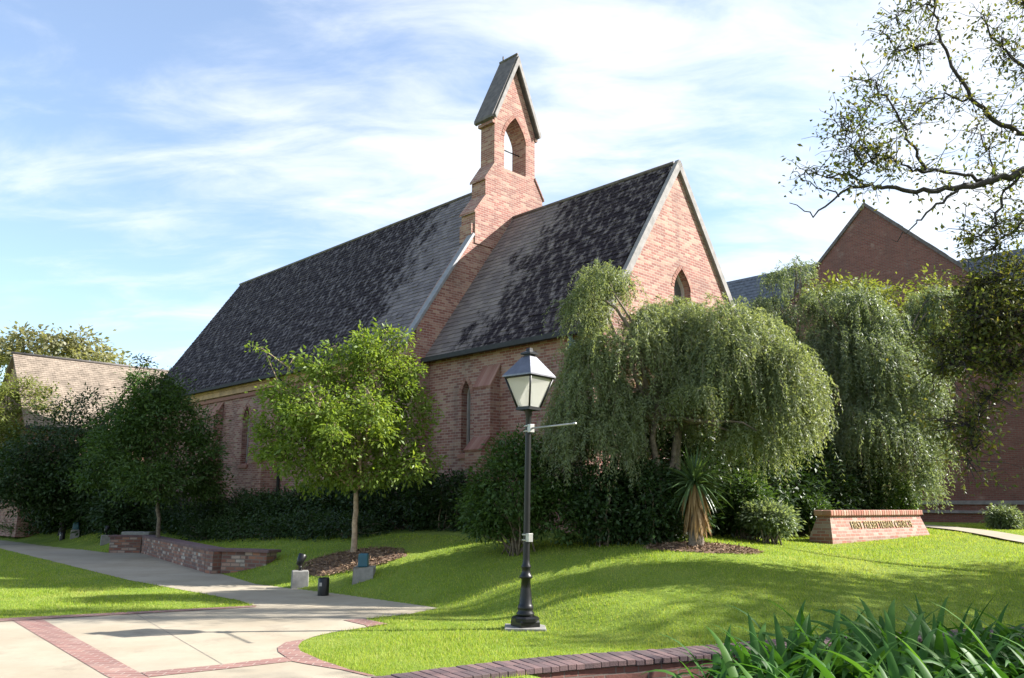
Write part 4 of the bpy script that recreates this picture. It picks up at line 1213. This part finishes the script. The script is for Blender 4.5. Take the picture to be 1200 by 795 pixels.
# ---- mulch round the young tree and the yucca
def mulch(center, rx, ry, rot, n, name):
    c_, s_ = math.cos(rot), math.sin(rot)
    vs, fs = [], []
    rings, seg = 10, 48
    for i in range(rings + 1):
        for j in range(seg):
            an = 2 * math.pi * j / seg; rr = i / rings * (1 + .10 * math.sin(3 * an + 1) + .06 * math.sin(7 * an))
            u, v_ = rx * rr * math.cos(an), ry * rr * math.sin(an)
            x, y = center[0] + u * c_ - v_ * s_, center[1] + u * s_ + v_ * c_
            vs.append((x, y, hz(x, y) + .05 * (1 - (i / rings) ** 2) + (.012 if i < rings else -.03)))
    for i in range(rings):
        for j in range(seg): fs.append((i * seg + j, (i + 1) * seg + j, (i + 1) * seg + (j + 1) % seg, i * seg + (j + 1) % seg))
    V0 = np.array(vs); F0 = np.array(fs)
    an = rng.uniform(0, 2 * math.pi, n); rr = np.sqrt(rng.random(n)) * 1.04
    u, v_ = rx * rr * np.cos(an), ry * rr * np.sin(an)
    x, y = center[0] + u * c_ - v_ * s_, center[1] + u * s_ + v_ * c_
    C = np.stack([x, y, H(x, y) + .05 * np.clip(1 - rr ** 2, 0, 1) + .02], 1)
    D = rng.normal(size=(n, 3)) * V(1, 1, .25); N = rng.normal(size=(n, 3)) * .5 + V(0, 0, 1)
    v, f = cat_quads([(V0, F0), leaf_quads(C, D, N, rng.uniform(.04, .12, n), rng.uniform(.012, .03, n))])
    o = np_mesh(name, v, f, M_MULCH); tag(o, 'brown pine straw mulch on the ground', 'mulch', kind='stuff')
    return [(center[0] + rx * math.cos(q) * c_ - ry * math.sin(q) * s_, center[1] + rx * math.cos(q) * s_ + ry * math.sin(q) * c_) for q in np.linspace(0, 2 * math.pi, 32, endpoint=False)]
MUL1 = mulch((b0[0] + .05, b0[1] - .55), 1.25, .78, -.55, 3500, 'tree_mulch')
MUL2 = mulch((by_[0] + .15, by_[1] + .1), 1.0, .5, .1, 2000, 'yucca_mulch')

# ---- the big oak at the right, mostly outside the view
ob = V(22.2, 12.9, hz(22.2, 12.9))
oak = thing('oak_tree', 'large oak whose bare dark limbs and sparse autumn leaves reach in from the right', 'tree', ob)
m_ = MB(); m_.tube(curve(ob - V(0, 0, .2), V(22.0, 13.2, 6.5), 0, .04, 7), list(np.linspace(.55, .36, 8)), 14); m_.build('trunk', M_BARK_DARK, oak, uv=False)
FK = V(22.0, 13.2, 6.5)
LEAFPTS = []; OAKD = 1.1
def limb(path, d, r0, r1, src=None, leafy=(0, 0), nleaf=0):
    d *= OAKD; r0 *= OAKD; r1 *= OAKD
    pts = [depth(q[0], q[1], d + (q[2] if len(q) > 2 else 0)) for q in path]
    if src is not None: pts = [src] + pts
    ref = []
    for i in range(len(pts) - 1):
        for q in range(4):
            ref.append(pts[i] * (1 - q / 4) + pts[i + 1] * q / 4 + rng.normal(size=3) * .028)
    ref.append(pts[-1])
    m_ = MB(); m_.tube(ref, list(np.linspace(r0, r1, len(ref))), 8); m_.build('limb', M_BARK_DARK, oak, uv=False)
    n0 = int(len(ref) * leafy[0]); n1 = max(n0 + 1, int(len(ref) * leafy[1]))
    if nleaf:
        for i in rng.integers(n0, n1, nleaf): LEAFPTS.append(ref[min(i, len(ref) - 1)])
    return ref
lA = limb([(1330, 165), (1260, 185), (1200, 202), (1166, 212), (1132, 218), (1099, 224), (1066, 224), (1033, 220), (1014, 216), (983, 228), (954, 253), (925, 238)], 12.0, .075, .006, FK, (.3, .75), 10)
limb([(1132, 218), (1118, 226), (1091, 245), (1070, 265), (1045, 281)], 12.0, .03, .005)
limb([(1149, 214), (1132, 203), (1083, 202), (1062, 197), (1045, 184), (1020, 184)], 12.05, .03, .006, None, (.3, 1), 20)
limb([(1083, 202), (1075, 178), (1062, 153), (1041, 116), (1024, 97), (1000, 92)], 12.05, .028, .006, None, (.3, 1), 26)
limb([(1045, 184), (1020, 187), (1008, 200), (1008, 216)], 12.05, .018, .008, None, (0, .5), 10)
limb([(1014, 216), (990, 205), (965, 205), (944, 200)], 12.0, .014, .005, None, (.2, 1), 18)
limb([(1008, 190), (998, 170), (990, 150), (985, 135)], 12.0, .014, .004, None, (.1, 1), 22)
limb([(983, 228), (960, 220), (940, 207), (930, 198)], 12.0, .012, .004)
limb([(1020, 184), (1008, 165), (1010, 140), (1020, 122)], 12.1, .014, .004, None, (.1, 1), 20)
lB = limb([(1330, 130), (1260, 150), (1200, 158), (1166, 141), (1141, 116), (1116, 79), (1099, 41), (1095, 8), (1092, -20)], 12.6, .06, .012, FK, (.35, 1), 36)
limb([(1099, 50), (1075, 55), (1050, 58), (1034, 38)], 12.6, .02, .005, None, (.2, 1), 26)
limb([(1141, 116), (1110, 112), (1085, 122), (1066, 140)], 12.6, .02, .005, None, (.1, 1), 16)
limb([(1095, 8), (1075, 2), (1060, 10), (1050, 22)], 12.6, .015, .005, None, (.0, 1), 16)
limb([(1200, 202), (1180, 225), (1165, 260), (1150, 280), (1130, 270)], 12.2, .03, .006, None, (.1, 1), 34)
limb([(1260, 185), (1230, 240), (1200, 260), (1170, 285), (1165, 292)], 12.4, .035, .006, None, (.2, 1), 40)
limb([(1166, 212), (1160, 180), (1145, 150)], 12.2, .018, .006, None, (.1, 1), 20)
limb([(1260, 150), (1220, 100), (1180, 60), (1150, 20)], 13.0, .05, .012, None, (.1, 1), 70)
limb([(1330, 130), (1270, 60), (1220, 20), (1185, -20)], 13.2, .06, .015, FK, (.2, 1), 80)
OAKD = 1.0
# the drooping limb in front of the hall
limb([(1330, 330), (1260, 360), (1215, 400), (1190, 430), (1165, 455), (1150, 480), (1125, 500), (1095, 505)], 13.2, .07, .008, FK, (.2, .95), 90)
limb([(1190, 430), (1160, 420), (1130, 420), (1105, 430)], 13.2, .025, .006, None, (0, 1), 80)
limb([(1330, 300), (1260, 320), (1210, 340), (1170, 350), (1135, 365)], 13.4, .05, .008, FK, (.2, 1), 130)
limb([(1170, 350), (1150, 380), (1130, 400)], 13.4, .02, .006, None, (0, 1), 90)
limb([(1260, 320), (1215, 315), (1180, 320), (1150, 335), (1130, 350)], 13.6, .03, .006, None, (.2, 1), 70)
limb([(1215, 400), (1185, 390), (1150, 400), (1120, 410), (1095, 400)], 13.5, .025, .006, None, (.1, 1), 80)
limb([(1260, 360), (1215, 370), (1180, 375), (1150, 370)], 13.0, .025, .006, None, (.2, 1), 80)
limb([(1150, 480), (1140, 515), (1135, 540)], 13.2, .012, .004, None, (.3, 1), 30)
# limbs and crown outside the frame: they throw the dappled shade on the lawn
for az in np.linspace(0, 2 * math.pi, 9, endpoint=False):
    e = FK + V(math.cos(az) * rng.uniform(4, 7), math.sin(az) * rng.uniform(3, 5), rng.uniform(2, 5))
    if e[0] < 16.5: continue
    m_ = MB(); m_.tube(curve(FK, e, -.05, .12, 7), list(np.linspace(.2, .03, 8)), 8); m_.build('limb', M_BARK_DARK, oak, uv=False)
LP = np.array(LEAFPTS)
m_ = MB(); cs = []
for p in LP:
    for _ in range(2):
        e = p + rng.normal(size=3) * V(.3, .3, .25) + V(0, 0, -.02)
        pts = curve(p, e, -.05, .2, 4); m_.tube(pts, [.009, .0075, .006, .0045, .003], 4, cap=False)
        n = rng.integers(4, 10) if p[2] > 6.0 else rng.integers(5, 11); tt = .35 + .75 * rng.random(n)
        cs.append(p + (e - p) * tt[:, None] + rng.normal(size=(n, 3)) * .09)
m_.build('twigs', M_BARK_DARK, oak, uv=False)
C = np.concatenate(cs)
parts = [leaf_quads(C, rand_dirs(len(C)) + V(0, 0, -.3), rand_dirs(len(C)) + V(0, 0, .8), rng.uniform(.06, .125, len(C)), rng.uniform(.03, .058, len(C)))]
lobes = []
def shade_lobe(x, y, h, r):     # a cloud of leaves whose shade falls on lawn point (x, y)
    c_ = V(x, y, hz(x, y)) + SUN_DIR * h / SUN_DIR[2]; lobes.append((c_, (r, r, r * .6)))
for (x, y, h, r) in [(5.0, 12.3, 8.0, 1.5), (3.6, 11.3, 9.0, 1.2), (7.2, 12.6, 7.5, 1.6), (8.5, 14.0, 7.0, 1.3), (5.8, 10.6, 8.5, 1.5), (8.0, 11.5, 8, 1.5), (2.2, 10.2, 10.0, .8), (1.0, 10.3, 11.0, .55), (9.5, 12.6, 7, 1.5), (3.2, 8.4, 9, 1.2), (6.0, 8.2, 8, 1.6), (9.0, 8.8, 7, 1.8), (-1.6, 7.0, 12.5, 1.1)]: shade_lobe(x, y, h, r)
for (x, y, h, r) in [(6.0, 7.2, 8, 1.2), (5.0, 9.3, 8.5, 1.2)]: shade_lobe(x, y, h, r)
(v, f), P = foliage(lobes, 950, 26, .24, .15, .075, inner=.1)
ok = v.reshape(-1, 4, 3)
keep = ok[:, 0, 0] > ok[:, 0, 1] * .66 + .3
v = ok[keep].reshape(-1, 3); f = np.arange(len(v)).reshape(-1, 4)
parts.append((v, f))
v, f = cat_quads(parts)
np_mesh('crown', v, f, L_OAK, oak)

# ------------------------------------------------------------------ low walls
def wall_run(mb, pts, w, z0, z1):
    """masonry of constant thickness along plan points (left side of travel = back)"""
    A_ = offset_line(pts, -w / 2); B_ = offset_line(pts, w / 2)
    n = len(pts)
    vs = [(x, y, z0) for x, y in B_] + [(x, y, z1) for x, y in B_] + [(x, y, z1) for x, y in A_] + [(x, y, z0) for x, y in A_]
    fs = []
    for r in range(3):
        for i in range(n - 1): fs.append((r * n + i, r * n + i + 1, (r + 1) * n + i + 1, (r + 1) * n + i))
    fs += [(0, n, 2 * n, 3 * n), (n - 1, 4 * n - 1, 3 * n - 1, 2 * n - 1)]
    mb.add(vs, fs)
sw = thing('retaining_wall', 'low retaining wall of old mixed brick and stone beside the path', 'wall', V(-9.5, 23.7, 0))
m_ = MB()
wall_run(m_, [(-13.2, 27.68), (-12.2, 27.76)], .34, -.1, .5)
wall_run(m_, [(-11.98, 27.6), (-7.12, 20.05)], .34, -.1, .5)
m_.box(V(-6.93, 19.80, .2), (.19, .19, .30), BX, AX)
wall_run(m_, [(-6.72, 19.78), (-6.1, 19.62), (-5.5, 19.3)], .32, -.1, .5)
m_.build('masonry', M_RUBBLE, sw)
m_ = MB()
wall_run(m_, [(-13.26, 27.7), (-12.05, 27.8), (-11.95, 27.62), (-6.95, 19.84), (-6.7, 19.76), (-6.1, 19.60), (-5.42, 19.26)], .42, .503, .565)
m_.build('brick_cap', M_CAPBRICK, sw, bevel=.008)

pwall = thing('planter_wall', 'low curved wall with a dark brick cap along the front of the lawn', 'wall', V(1.5, 9.2, -.4))
def dense(pts, n=6):
    out = []
    P = [V(*p) for p in pts]
    for i in range(len(P) - 1):
        p0, p1, p2, p3 = P[max(i - 1, 0)], P[i], P[i + 1], P[min(i + 2, len(P) - 1)]
        for q in range(n):
            t = q / n
            out.append(tuple(.5 * (2 * p1 + (p2 - p0) * t + (2 * p0 - 5 * p1 + 4 * p2 - p3) * t * t + (3 * p1 - p0 - 3 * p2 + p3) * t ** 3)))
    return out + [tuple(P[-1])]
ctr = dense(offset_line(WALL_OUT, .25))
# cap of single bricks laid across the wall
m_ = MB(); acc = 0
pl = [V(*p) for p in ctr]
cum = np.concatenate([[0], np.cumsum([np.linalg.norm(pl[i + 1] - pl[i]) for i in range(len(pl) - 1)])])
nb = int(cum[-1] / .1)
arr = np.array(ctr)
for i in range(nb):
    s0 = (i + .5) * .1
    x = np.interp(s0, cum, arr[:, 0]); y = np.interp(s0, cum, arr[:, 1])
    x1 = np.interp(s0 + .05, cum, arr[:, 0]); y1 = np.interp(s0 + .05, cum, arr[:, 1])
    t = unit(V(x1 - x, y1 - y, 0)); nn = V(-t[1], t[0], 0)
    for q in (-1, 1):
        m_.box(V(x, y, .0) + nn * q * .125 + V(0, 0, .025 + rng.normal() * .002), (.0465, .1215, .028), t, nn)
M_CAPSINGLE, t_, b_ = mat('dark_cap_brick'); k = NT(t_)
g_ = k.n('ShaderNodeNewGeometry')
cc_ = k.ramp(g_.outputs['Random Per Island'], [(0, (.07, .045, .05)), (.5, (.115, .07, .072)), (1, (.17, .10, .095))])
cc_ = k.mix(k.rng(k.noise(g_.outputs['Position'], 14, 5, .7), .4, .75, 0, .5), cc_, (.07, .06, .055))
k.l(cc_, b_.inputs['Base Color']); b_.inputs['Roughness'].default_value = .85
k.bump(k.noise(g_.outputs['Position'], 60, 4, .7), .5, .01, b_)
m_.build('brick_cap', M_CAPSINGLE, pwall, bevel=.006)
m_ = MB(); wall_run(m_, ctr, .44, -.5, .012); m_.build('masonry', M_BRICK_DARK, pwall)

# ------------------------------------------------------------------ brick sign
S0 = depth(976, 636.5, 17.6); S1 = depth(1090, 630.5, 20.4)
sx_ = unit((S1 - S0) * V(1, 1, 0)); sn = V(sx_[1], -sx_[0], 0)      # sn: towards the viewer
SL = np.linalg.norm((S1 - S0)[:2]); zs = min(hz(*S0[:2]), hz(*S1[:2])) - .08
sgn_ = thing('monument_sign', 'brick monument sign with sloping ends and gilt lettering on the lawn', 'sign', V(S0[0], S0[1], zs) + sx_ * SL / 2)
def SP(u, d, z): return V(S0[0], S0[1], zs) + sx_ * u - sn * d + V(0, 0, z)
ztop = depth(980, 599, 17.75)[2] - zs
bd, bt = .54, .18      # depth at the foot; inset of the battered ends
def sec(z):
    k_ = min(max((z - .12) / (ztop - .12), 0), 1)
    return k_
foot_ = [SP(0, 0, -.1), SP(SL, 0, -.1), SP(SL, bd, -.1), SP(0, bd, -.1)]
mid_ = [SP(0, 0, .2), SP(SL, 0, .2), SP(SL, bd, .2), SP(0, bd, .2)]
top_ = [SP(bt, .13, ztop - .1), SP(SL - bt, .13, ztop - .1), SP(SL - bt, bd - .13, ztop - .1), SP(bt, bd - .13, ztop - .1)]
m_ = MB()
m_.add(foot_ + mid_ + top_, [(0, 1, 5, 4), (1, 2, 6, 5), (2, 3, 7, 6), (3, 0, 4, 7), (4, 5, 9, 8), (5, 6, 10, 9), (6, 7, 11, 10), (7, 4, 8, 11), (8, 9, 10, 11)])
m_.build('brick_body', M_SIGNBRICK, sgn_)
m_ = MB()
nb = int((SL - 2 * bt + .12) / .105); u0 = bt - .06
for i in range(nb):
    c0 = u0 + (SL - 2 * bt + .12) * (i + .5) / nb
    for dd in (.31, .69):
        m_.box(SP(c0, dd * bd - (.0 if dd < .5 else 0), ztop - .045), ((SL - 2 * bt + .12) / nb / 2 * .93, .105, .06), sx_, sn)
M_SIGNCAP, t_, b_ = mat('sign_cap_brick'); k = NT(t_)
g_ = k.n('ShaderNodeNewGeometry')
k.l(k.mix(k.rng(k.noise(g_.outputs['Position'], 6, 4), .4, .7, 0, .4), k.ramp(g_.outputs['Random Per Island'], [(0, (.32, .12, .085)), (.6, (.42, .18, .13)), (1, (.46, .30, .23))]), (.30, .25, .2)), b_.inputs['Base Color']); b_.inputs['Roughness'].default_value = .9
m_.build('brick_cap', M_SIGNCAP, sgn_, bevel=.02)
# lettering, raised gilt capitals on the battered front
fc = bpy.data.curves.new('lettering', 'FONT'); fc.body = 'FIRST PRESBYTERIAN CHURCH'; fc.size = .20; fc.extrude = .008; fc.align_x = 'CENTER'; fc.align_y = 'CENTER'; fc.space_character = 1.12
tmp = bpy.data.objects.new('lettering_source', fc); COL.objects.link(tmp)
dg = bpy.context.evaluated_depsgraph_get(); me = bpy.data.meshes.new_from_object(tmp.evaluated_get(dg)); bpy.data.objects.remove(tmp)
wd = max(v.co.x for v in me.vertices) - min(v.co.x for v in me.vertices)
fup = unit(top_[0] - mid_[0] - sx_ * np.dot(top_[0] - mid_[0], sx_)); fno = unit(np.cross(sx_, fup)); fno = fno if np.dot(fno, sn) > 0 else -fno
tl = SL * .62
lc = SP(SL * .515, 0, .2) + fup * (ztop - .3) * .56 + fno * .012
sc_ = tl / wd
for v_ in me.vertices:
    w_ = lc + sx_ * v_.co.x * sc_ + fup * v_.co.y * 1.15 + fno * v_.co.z
    v_.co = tuple(w_ - np.array(sgn_.location))
me.materials.clear(); me.materials.append(M_GOLD)
lo_ = bpy.data.objects.new('lettering', me); COL.objects.link(lo_); lo_.parent = sgn_

# ------------------------------------------------------------------ lamp post
lb_ = ground(615.5, 735.5, 0.02)
lamp = thing('lamp_post', 'black lamp post with a tapered square lantern, on the lawn', 'street lamp', lb_)
def LZ(py): return depth(620, py, lb_[1])[2]
z_led = LZ(727)
cyl = lambda r, z: (r, z)
c0 = V(lb_[0], lb_[1], 0)
m_ = MB(); m_.box(c0 + V(0, 0, .0), (.27, .22, .035)); m_.build('concrete_footing', M_CONC_BLOCK, lamp, bevel=.01)
zb_ = .035
m_ = MB()
m_.lathe([(.20, zb_), (.20, zb_ + .06), (.185, zb_ + .085)], c0, seg=4, rot=math.pi / 4 + .5, smooth=False)
m_.lathe([(.185, zb_ + .07), (.185, zb_ + .11), (.15, zb_ + .13)], c0, seg=8, smooth=False)
m_.lathe([(.115, zb_ + .12), (.12, zb_ + .17), (.10, zb_ + .19), (.105, zb_ + .22), (.108, zb_ + .24), (.095, zb_ + .27), (.085, zb_ + .29), (.078, zb_ + .4), (.066, LZ(690)), (.06, LZ(679)),
          (.085, LZ(677.5)), (.088, LZ(675.5)), (.07, LZ(673.5)), (.058, LZ(671)), (.055, LZ(667)), (.066, LZ(665)), (.066, LZ(663.5)), (.05, LZ(661)), (.046, LZ(655)), (.043, LZ(600)), (.041, LZ(500)), (.039, LZ(488)),
          (.048, LZ(486)), (.05, LZ(483)), (.06, LZ(481)), (.09, LZ(479.3))], c0, seg=20)
m_.build('post', M_BLACK, lamp)
# lantern: square, turned a little so that one corner faces the camera
zl0, zl1, zt0, zt1 = LZ(478.5), LZ(443), LZ(441), LZ(418.5)
ra, rb, rc, rd = .155, .335, .375, .10        # corner radii: foot, shoulder, roof eave, roof top
la = -math.pi / 2 + .04
corners = lambda r, z: [c0 + V(math.cos(la + i * math.pi / 2) * r, math.sin(la + i * math.pi / 2) * r, z) for i in range(4)]
f0, f1 = corners(ra, zl0), corners(rb, zl1)
m_ = MB()
m_.add(corners(ra + .02, zl0 - .03) + corners(ra + .02, zl0 + .012), [(3, 2, 1, 0), (4, 5, 6, 7), (0, 1, 5, 4), (1, 2, 6, 5), (2, 3, 7, 6), (3, 0, 4, 7)])
for i in range(4):
    m_.tube([f0[i], f1[i]], .015, 6)
    m_.tube([f1[i], f1[(i + 1) % 4]], .02, 6)
    m_.tube([f0[i], f0[(i + 1) % 4]], .015, 6)
lf = m_.build('lantern_frame', M_BLACK, lamp)
M_LGLASS, t_, b_ = mat('lantern_glass')
b_.inputs['Base Color'].default_value = (.80, .78, .72, 1); b_.inputs['Roughness'].default_value = .35; b_.inputs['Transmission Weight'].default_value = .75; b_.inputs['IOR'].default_value = 1.2
k = NT(t_); tr = k.n('ShaderNodeBsdfTranslucent'); tr.inputs['Color'].default_value = (.8, .78, .70, 1)
df = k.n('ShaderNodeBsdfDiffuse'); df.inputs['Color'].default_value = (.75, .74, .70, 1)
tp = k.n('ShaderNodeBsdfTransparent'); m1 = k.n('ShaderNodeMixShader'); m1.inputs[0].default_value = .5; k.l(df.outputs[0], m1.inputs[1]); k.l(tr.outputs[0], m1.inputs[2])
gl = k.n('ShaderNodeBsdfGlossy'); gl.inputs['Roughness'].default_value = .15; m3 = k.n('ShaderNodeMixShader'); m3.inputs[0].default_value = .06; k.l(m1.outputs[0], m3.inputs[1]); k.l(gl.outputs[0], m3.inputs[2])
m2 = k.n('ShaderNodeMixShader'); m2.inputs[0].default_value = .32; k.l(m3.outputs[0], m2.inputs[1]); k.l(tp.outputs[0], m2.inputs[2]); k.l(m2.outputs[0], t_.nodes['Material Output'].inputs[0])
g0_, g1_ = corners(ra - .008, zl0 + .01), corners(rb - .01, zl1 - .005)
for i in range(4):
    j = (i + 1) % 4
    MB().add([g0_[i], g0_[j], g1_[j], g1_[i]], [(0, 1, 2, 3)]).build('glass_pane', M_LGLASS, lf)
MB().lathe([(.03, zl0 + .01), (.03, zl0 + .06), (.05, zl0 + .07), (.05, zl0 + .22), (.03, zl0 + .25)], c0, seg=12).build('bulb', M_FRAME, lf)
m_ = MB()
e0, e1 = corners(rc, zt0), corners(rd, zt1)
m_.add(corners(rc, zt0 - .02) + e0 + e1, [(3, 2, 1, 0), (0, 1, 5, 4), (1, 2, 6, 5), (2, 3, 7, 6), (3, 0, 4, 7), (4, 5, 9, 8), (5, 6, 10, 9), (6, 7, 11, 10), (7, 4, 8, 11), (8, 9, 10, 11)])
lr = m_.build('lantern_roof', M_LROOF if 'M_LROOF' in globals() else plain('weathered_metal_roof', (.17, .17, .19), .44, .85, vary=.15), lamp)
m_ = MB()
m_.add(corners(.075, zt1 - .005) + corners(.075, zt1 + .03), [(0, 1, 5, 4), (1, 2, 6, 5), (2, 3, 7, 6), (3, 0, 4, 7)])
m_.add(corners(.125, zt1 + .03) + corners(.125, zt1 + .055) + corners(.05, zt1 + .085), [(3, 2, 1, 0), (0, 1, 5, 4), (1, 2, 6, 5), (2, 3, 7, 6), (3, 0, 4, 7), (4, 5, 9, 8), (5, 6, 10, 9), (6, 7, 11, 10), (7, 4, 8, 11)])
m_.add(corners(.05, zt1 + .08) + corners(.045, zt1 + .125), [(0, 1, 5, 4), (1, 2, 6, 5), (2, 3, 7, 6), (3, 0, 4, 7), (4, 5, 6, 7)])
m_.build('finial', M_BLACK, lr)
# banner brackets
ad = unit(V(.57, -.82, 0))
for nm, py in (('upper', 502.5), ('lower', 630)):
    z = LZ(py); cc = c0 + V(0, 0, z)
    m_ = MB()
    m_.lathe([(.05, -.045), (.052, -.03), (.052, -.026), (.05, -.026)], cc, seg=14); m_.lathe([(.05, .026), (.052, .03), (.052, .045), (.05, .045)], cc, seg=14)
    m_.box(cc + ad * .06, (.035, .035, .055), ad, np.cross(V(0, 0, 1), ad)); m_.box(cc - ad * .055 + V(0, 0, .035), (.02, .025, .008), ad, np.cross(V(0, 0, 1), ad)); m_.box(cc - ad * .055 - V(0, 0, .035), (.02, .025, .008), ad, np.cross(V(0, 0, 1), ad))
    br = m_.build('banner_bracket', M_ALU, lamp, bevel=.006)
    if nm == 'upper':
        m_ = MB(); m_.tube([cc + ad * .08, cc + ad * 1.0 + V(0, 0, -.0)], .013, 8); m_.lathe([(.017, -.03), (.02, 0), (.017, .03)], cc + ad * 1.0, ad, 8); m_.build('banner_arm', M_ALU, br)
lamp.rotation_euler = (0, math.radians(.9), 0)

# ------------------------------------------------------------------ garden lights and small things on the grass
def gp(px, py, y):
    p = depth(px, py, y); return V(p[0], p[1], hz(p[0], p[1]))
def spot_on_block(px, py, y, label, blue=False, yaw=.3):
    p = gp(px, py, y); r = thing('garden_light', label, 'garden light', p, 'garden lights along the path')
    X, Y = V(math.cos(yaw), math.sin(yaw), 0), V(-math.sin(yaw), math.cos(yaw), 0)
    MB().box(p + V(0, 0, .12), (.16, .15, .18), X, Y, taper=.96).build('concrete_block', M_CONC_BLOCK, r, bevel=.012)
    if blue:
        m_ = MB(); m_.box(p + V(0, 0, .44), (.11, .09, .14), X, Y, taper=.9); m_.build('lamp_housing', M_TEAL, r, bevel=.03)
    else:
        m_ = MB(); m_.tube([p + V(0, 0, .3), p + V(0, 0, .40)], .02, 8).lathe([(.04, 0), (.04, .02)], p + V(0, 0, .3), seg=10); m_.build('stem', M_BLACK, r)
        m_ = MB(); m_.lathe([(.02, -.12), (.055, -.10), (.075, .0), (.085, .10), (.075, .11), (.07, .09)], p + V(0, 0, .50), unit(V(.25, .35, .9)), 14); m_.build('lamp_housing', M_BLACK, r)
    return r
spot_on_block(352, 668, 16.4, 'black spotlight on a square concrete block below the mulch')
spot_on_block(124, 631, 29.6, 'black spotlight on a concrete block behind the far end of the stone wall', yaw=.5)
spot_on_block(88, 627, 32.8, 'blue fitting on a pale concrete block, farthest along the path edge', True, .4)
p = gp(425, 681, 15.9); r = thing('garden_light', 'teal box light on a wedge shaped concrete base in the grass', 'garden light', p, 'garden lights along the path')
m_ = MB(); m_.prism([p + V(-.16, -.14, -.1), p + V(.2, -.14, -.02), p + V(.2, -.14, .22), p + V(-.16, -.14, .22)], V(0, .3, 0)); m_.build('concrete_block', M_CONC_BLOCK, r, bevel=.015)
MB().box(p + V(.0, 0, .345), (.095, .09, .125), taper=.92).build('lamp_housing', M_TEAL, r, bevel=.025)
def black_can(px, py, y, label):
    p = gp(px, py, y); r = thing('bollard_light', label, 'garden light', p, 'black can lights at the path edge')
    m_ = MB(); m_.lathe([(.095, -.05), (.10, .0), (.10, .29), (.088, .31), (.08, .27)], p, seg=18); m_.build('can', M_BLACK, r)
    MB().lathe([(.07, .262), (.07, .266)], p, seg=16).build('lens', M_GLASS, r)
    m_ = MB(); m_.box(p + V(-.03, -.099, .2), (.022, .004, .03)); m_.build('badge', M_ALU, r)
black_can(379, 690, 15.1, 'short black can light beside the path, between two concrete blocks')
black_can(72, 637, 33.0, 'short black can light at the far left edge of the path')
p = gp(165, 604, 29.5)
MBs = MB(); MBs.box(p + V(0, 0, .08), (.55, .22, .12), V(.97, -.2, 0), V(.2, .97, 0))
tag(MBs.build('stone_slab', M_CONC_BLOCK, bevel=.02), 'pale low stone slab lying in the shade behind the small tree', 'stone slab')

# ------------------------------------------------------------------ strap leaved plants in the front bed
vars_ = []
for i in range(8):
    v, f = blades((0, 0, 0), 46, .6, 1.05, .10, (.55, 1.45), 2.6, .07, 9)
    me = np_mesh('strap_plant', v, f, L_STRAP); vars_.append(me.data); bpy.data.objects.remove(me)
spots = []
tries = 0
while len(spots) < 90 and tries < 6000:
    tries += 1
    y = rng.uniform(5.6, 9.6); x = rng.uniform(max(1.15, .195 * y + .1), y * .72)
    lim = np.interp(x, [q[0] for q in WALL_IN], [q[1] for q in WALL_IN]) - np.interp(x, [1, 2, 3.5], [1.0, .7, .25])
    if y > lim: continue
    if all(math.hypot(x - a_, y - b_) > .28 for a_, b_ in spots): spots.append((x, y))
for i, (x, y) in enumerate(spots):
    o = bpy.data.objects.new('strap_plant', vars_[i % 8]); COL.objects.link(o)
    o.location = (x, y, -.2 + rng.uniform(-.02, .03)); o.rotation_euler = (0, 0, rng.uniform(0, 6.28))
    s_ = rng.uniform(.85, 1.15) * np.interp(x, [1, 2, 4], [.80, .88, 1.02]); o.scale = (s_, s_, s_ * rng.uniform(.95, 1.1))
    tag(o, 'clump of dark green strap leaves in the front bed before the curved wall', 'plant', 'strap leaved plants in the front bed')

# ------------------------------------------------------------------ grass blades
N = 620000
yy = 7.0 * (1 + (40 / 7.0 - 1) * rng.random(N) ** 1.9)
xx = rng.uniform(-1, 1, N) * (.70 * yy + 1.0)
ok = ~inside_poly(xx, yy, PAVE) & ~inside_poly(xx, yy, MUL1) & ~inside_poly(xx, yy, MUL2) & ~inside_poly(xx, yy, WALKPOLY)
wallband = WALL_OUT + WALL_IN[::-1]
ok &= ~inside_poly(xx, yy, wallband) & ~inside_poly(xx, yy, BED)
cs_ = (xx - A0[0]) * AX[0] + (yy - A0[1]) * AX[1]; ct_ = (xx - A0[0]) * BX[0] + (yy - A0[1]) * BX[1]
ok &= ~((ct_ > -1.6) & (cs_ > -1.5) & (cs_ < 40))
bq = (xx - lb_[0], yy - lb_[1]); ok &= ~((np.abs(bq[0]) < .28) & (np.abs(bq[1]) < .23))
xx, yy = xx[ok], yy[ok]; n = len(xx)
zz_ = H(xx, yy)
hgt = rng.uniform(.022, .05, n) * (1 + .35 * np.sin(xx * 2.1) * np.sin(yy * 1.7)); wid = .0035 * (yy / 9.0) ** .9 * rng.uniform(.7, 1.3, n)
an = rng.uniform(0, 2 * np.pi, n); ln_ = rng.normal(size=(n, 2)) * .4 * hgt[:, None]
sx2, sy2 = np.cos(an) * wid, np.sin(an) * wid
B = np.stack([xx, yy, zz_ - .004], 1)
v = np.empty((n, 3, 3)); v[:, 0] = B - np.stack([sx2, sy2, 0 * sx2], 1); v[:, 1] = B + np.stack([sx2, sy2, 0 * sx2], 1); v[:, 2] = B + np.stack([ln_[:, 0], ln_[:, 1], hgt], 1)
gr = np_mesh('grass', v.reshape(-1, 3), np.arange(n * 3).reshape(-1, 3), M_BLADE)
tag(gr, 'short green lawn grass', 'grass', kind='stuff')
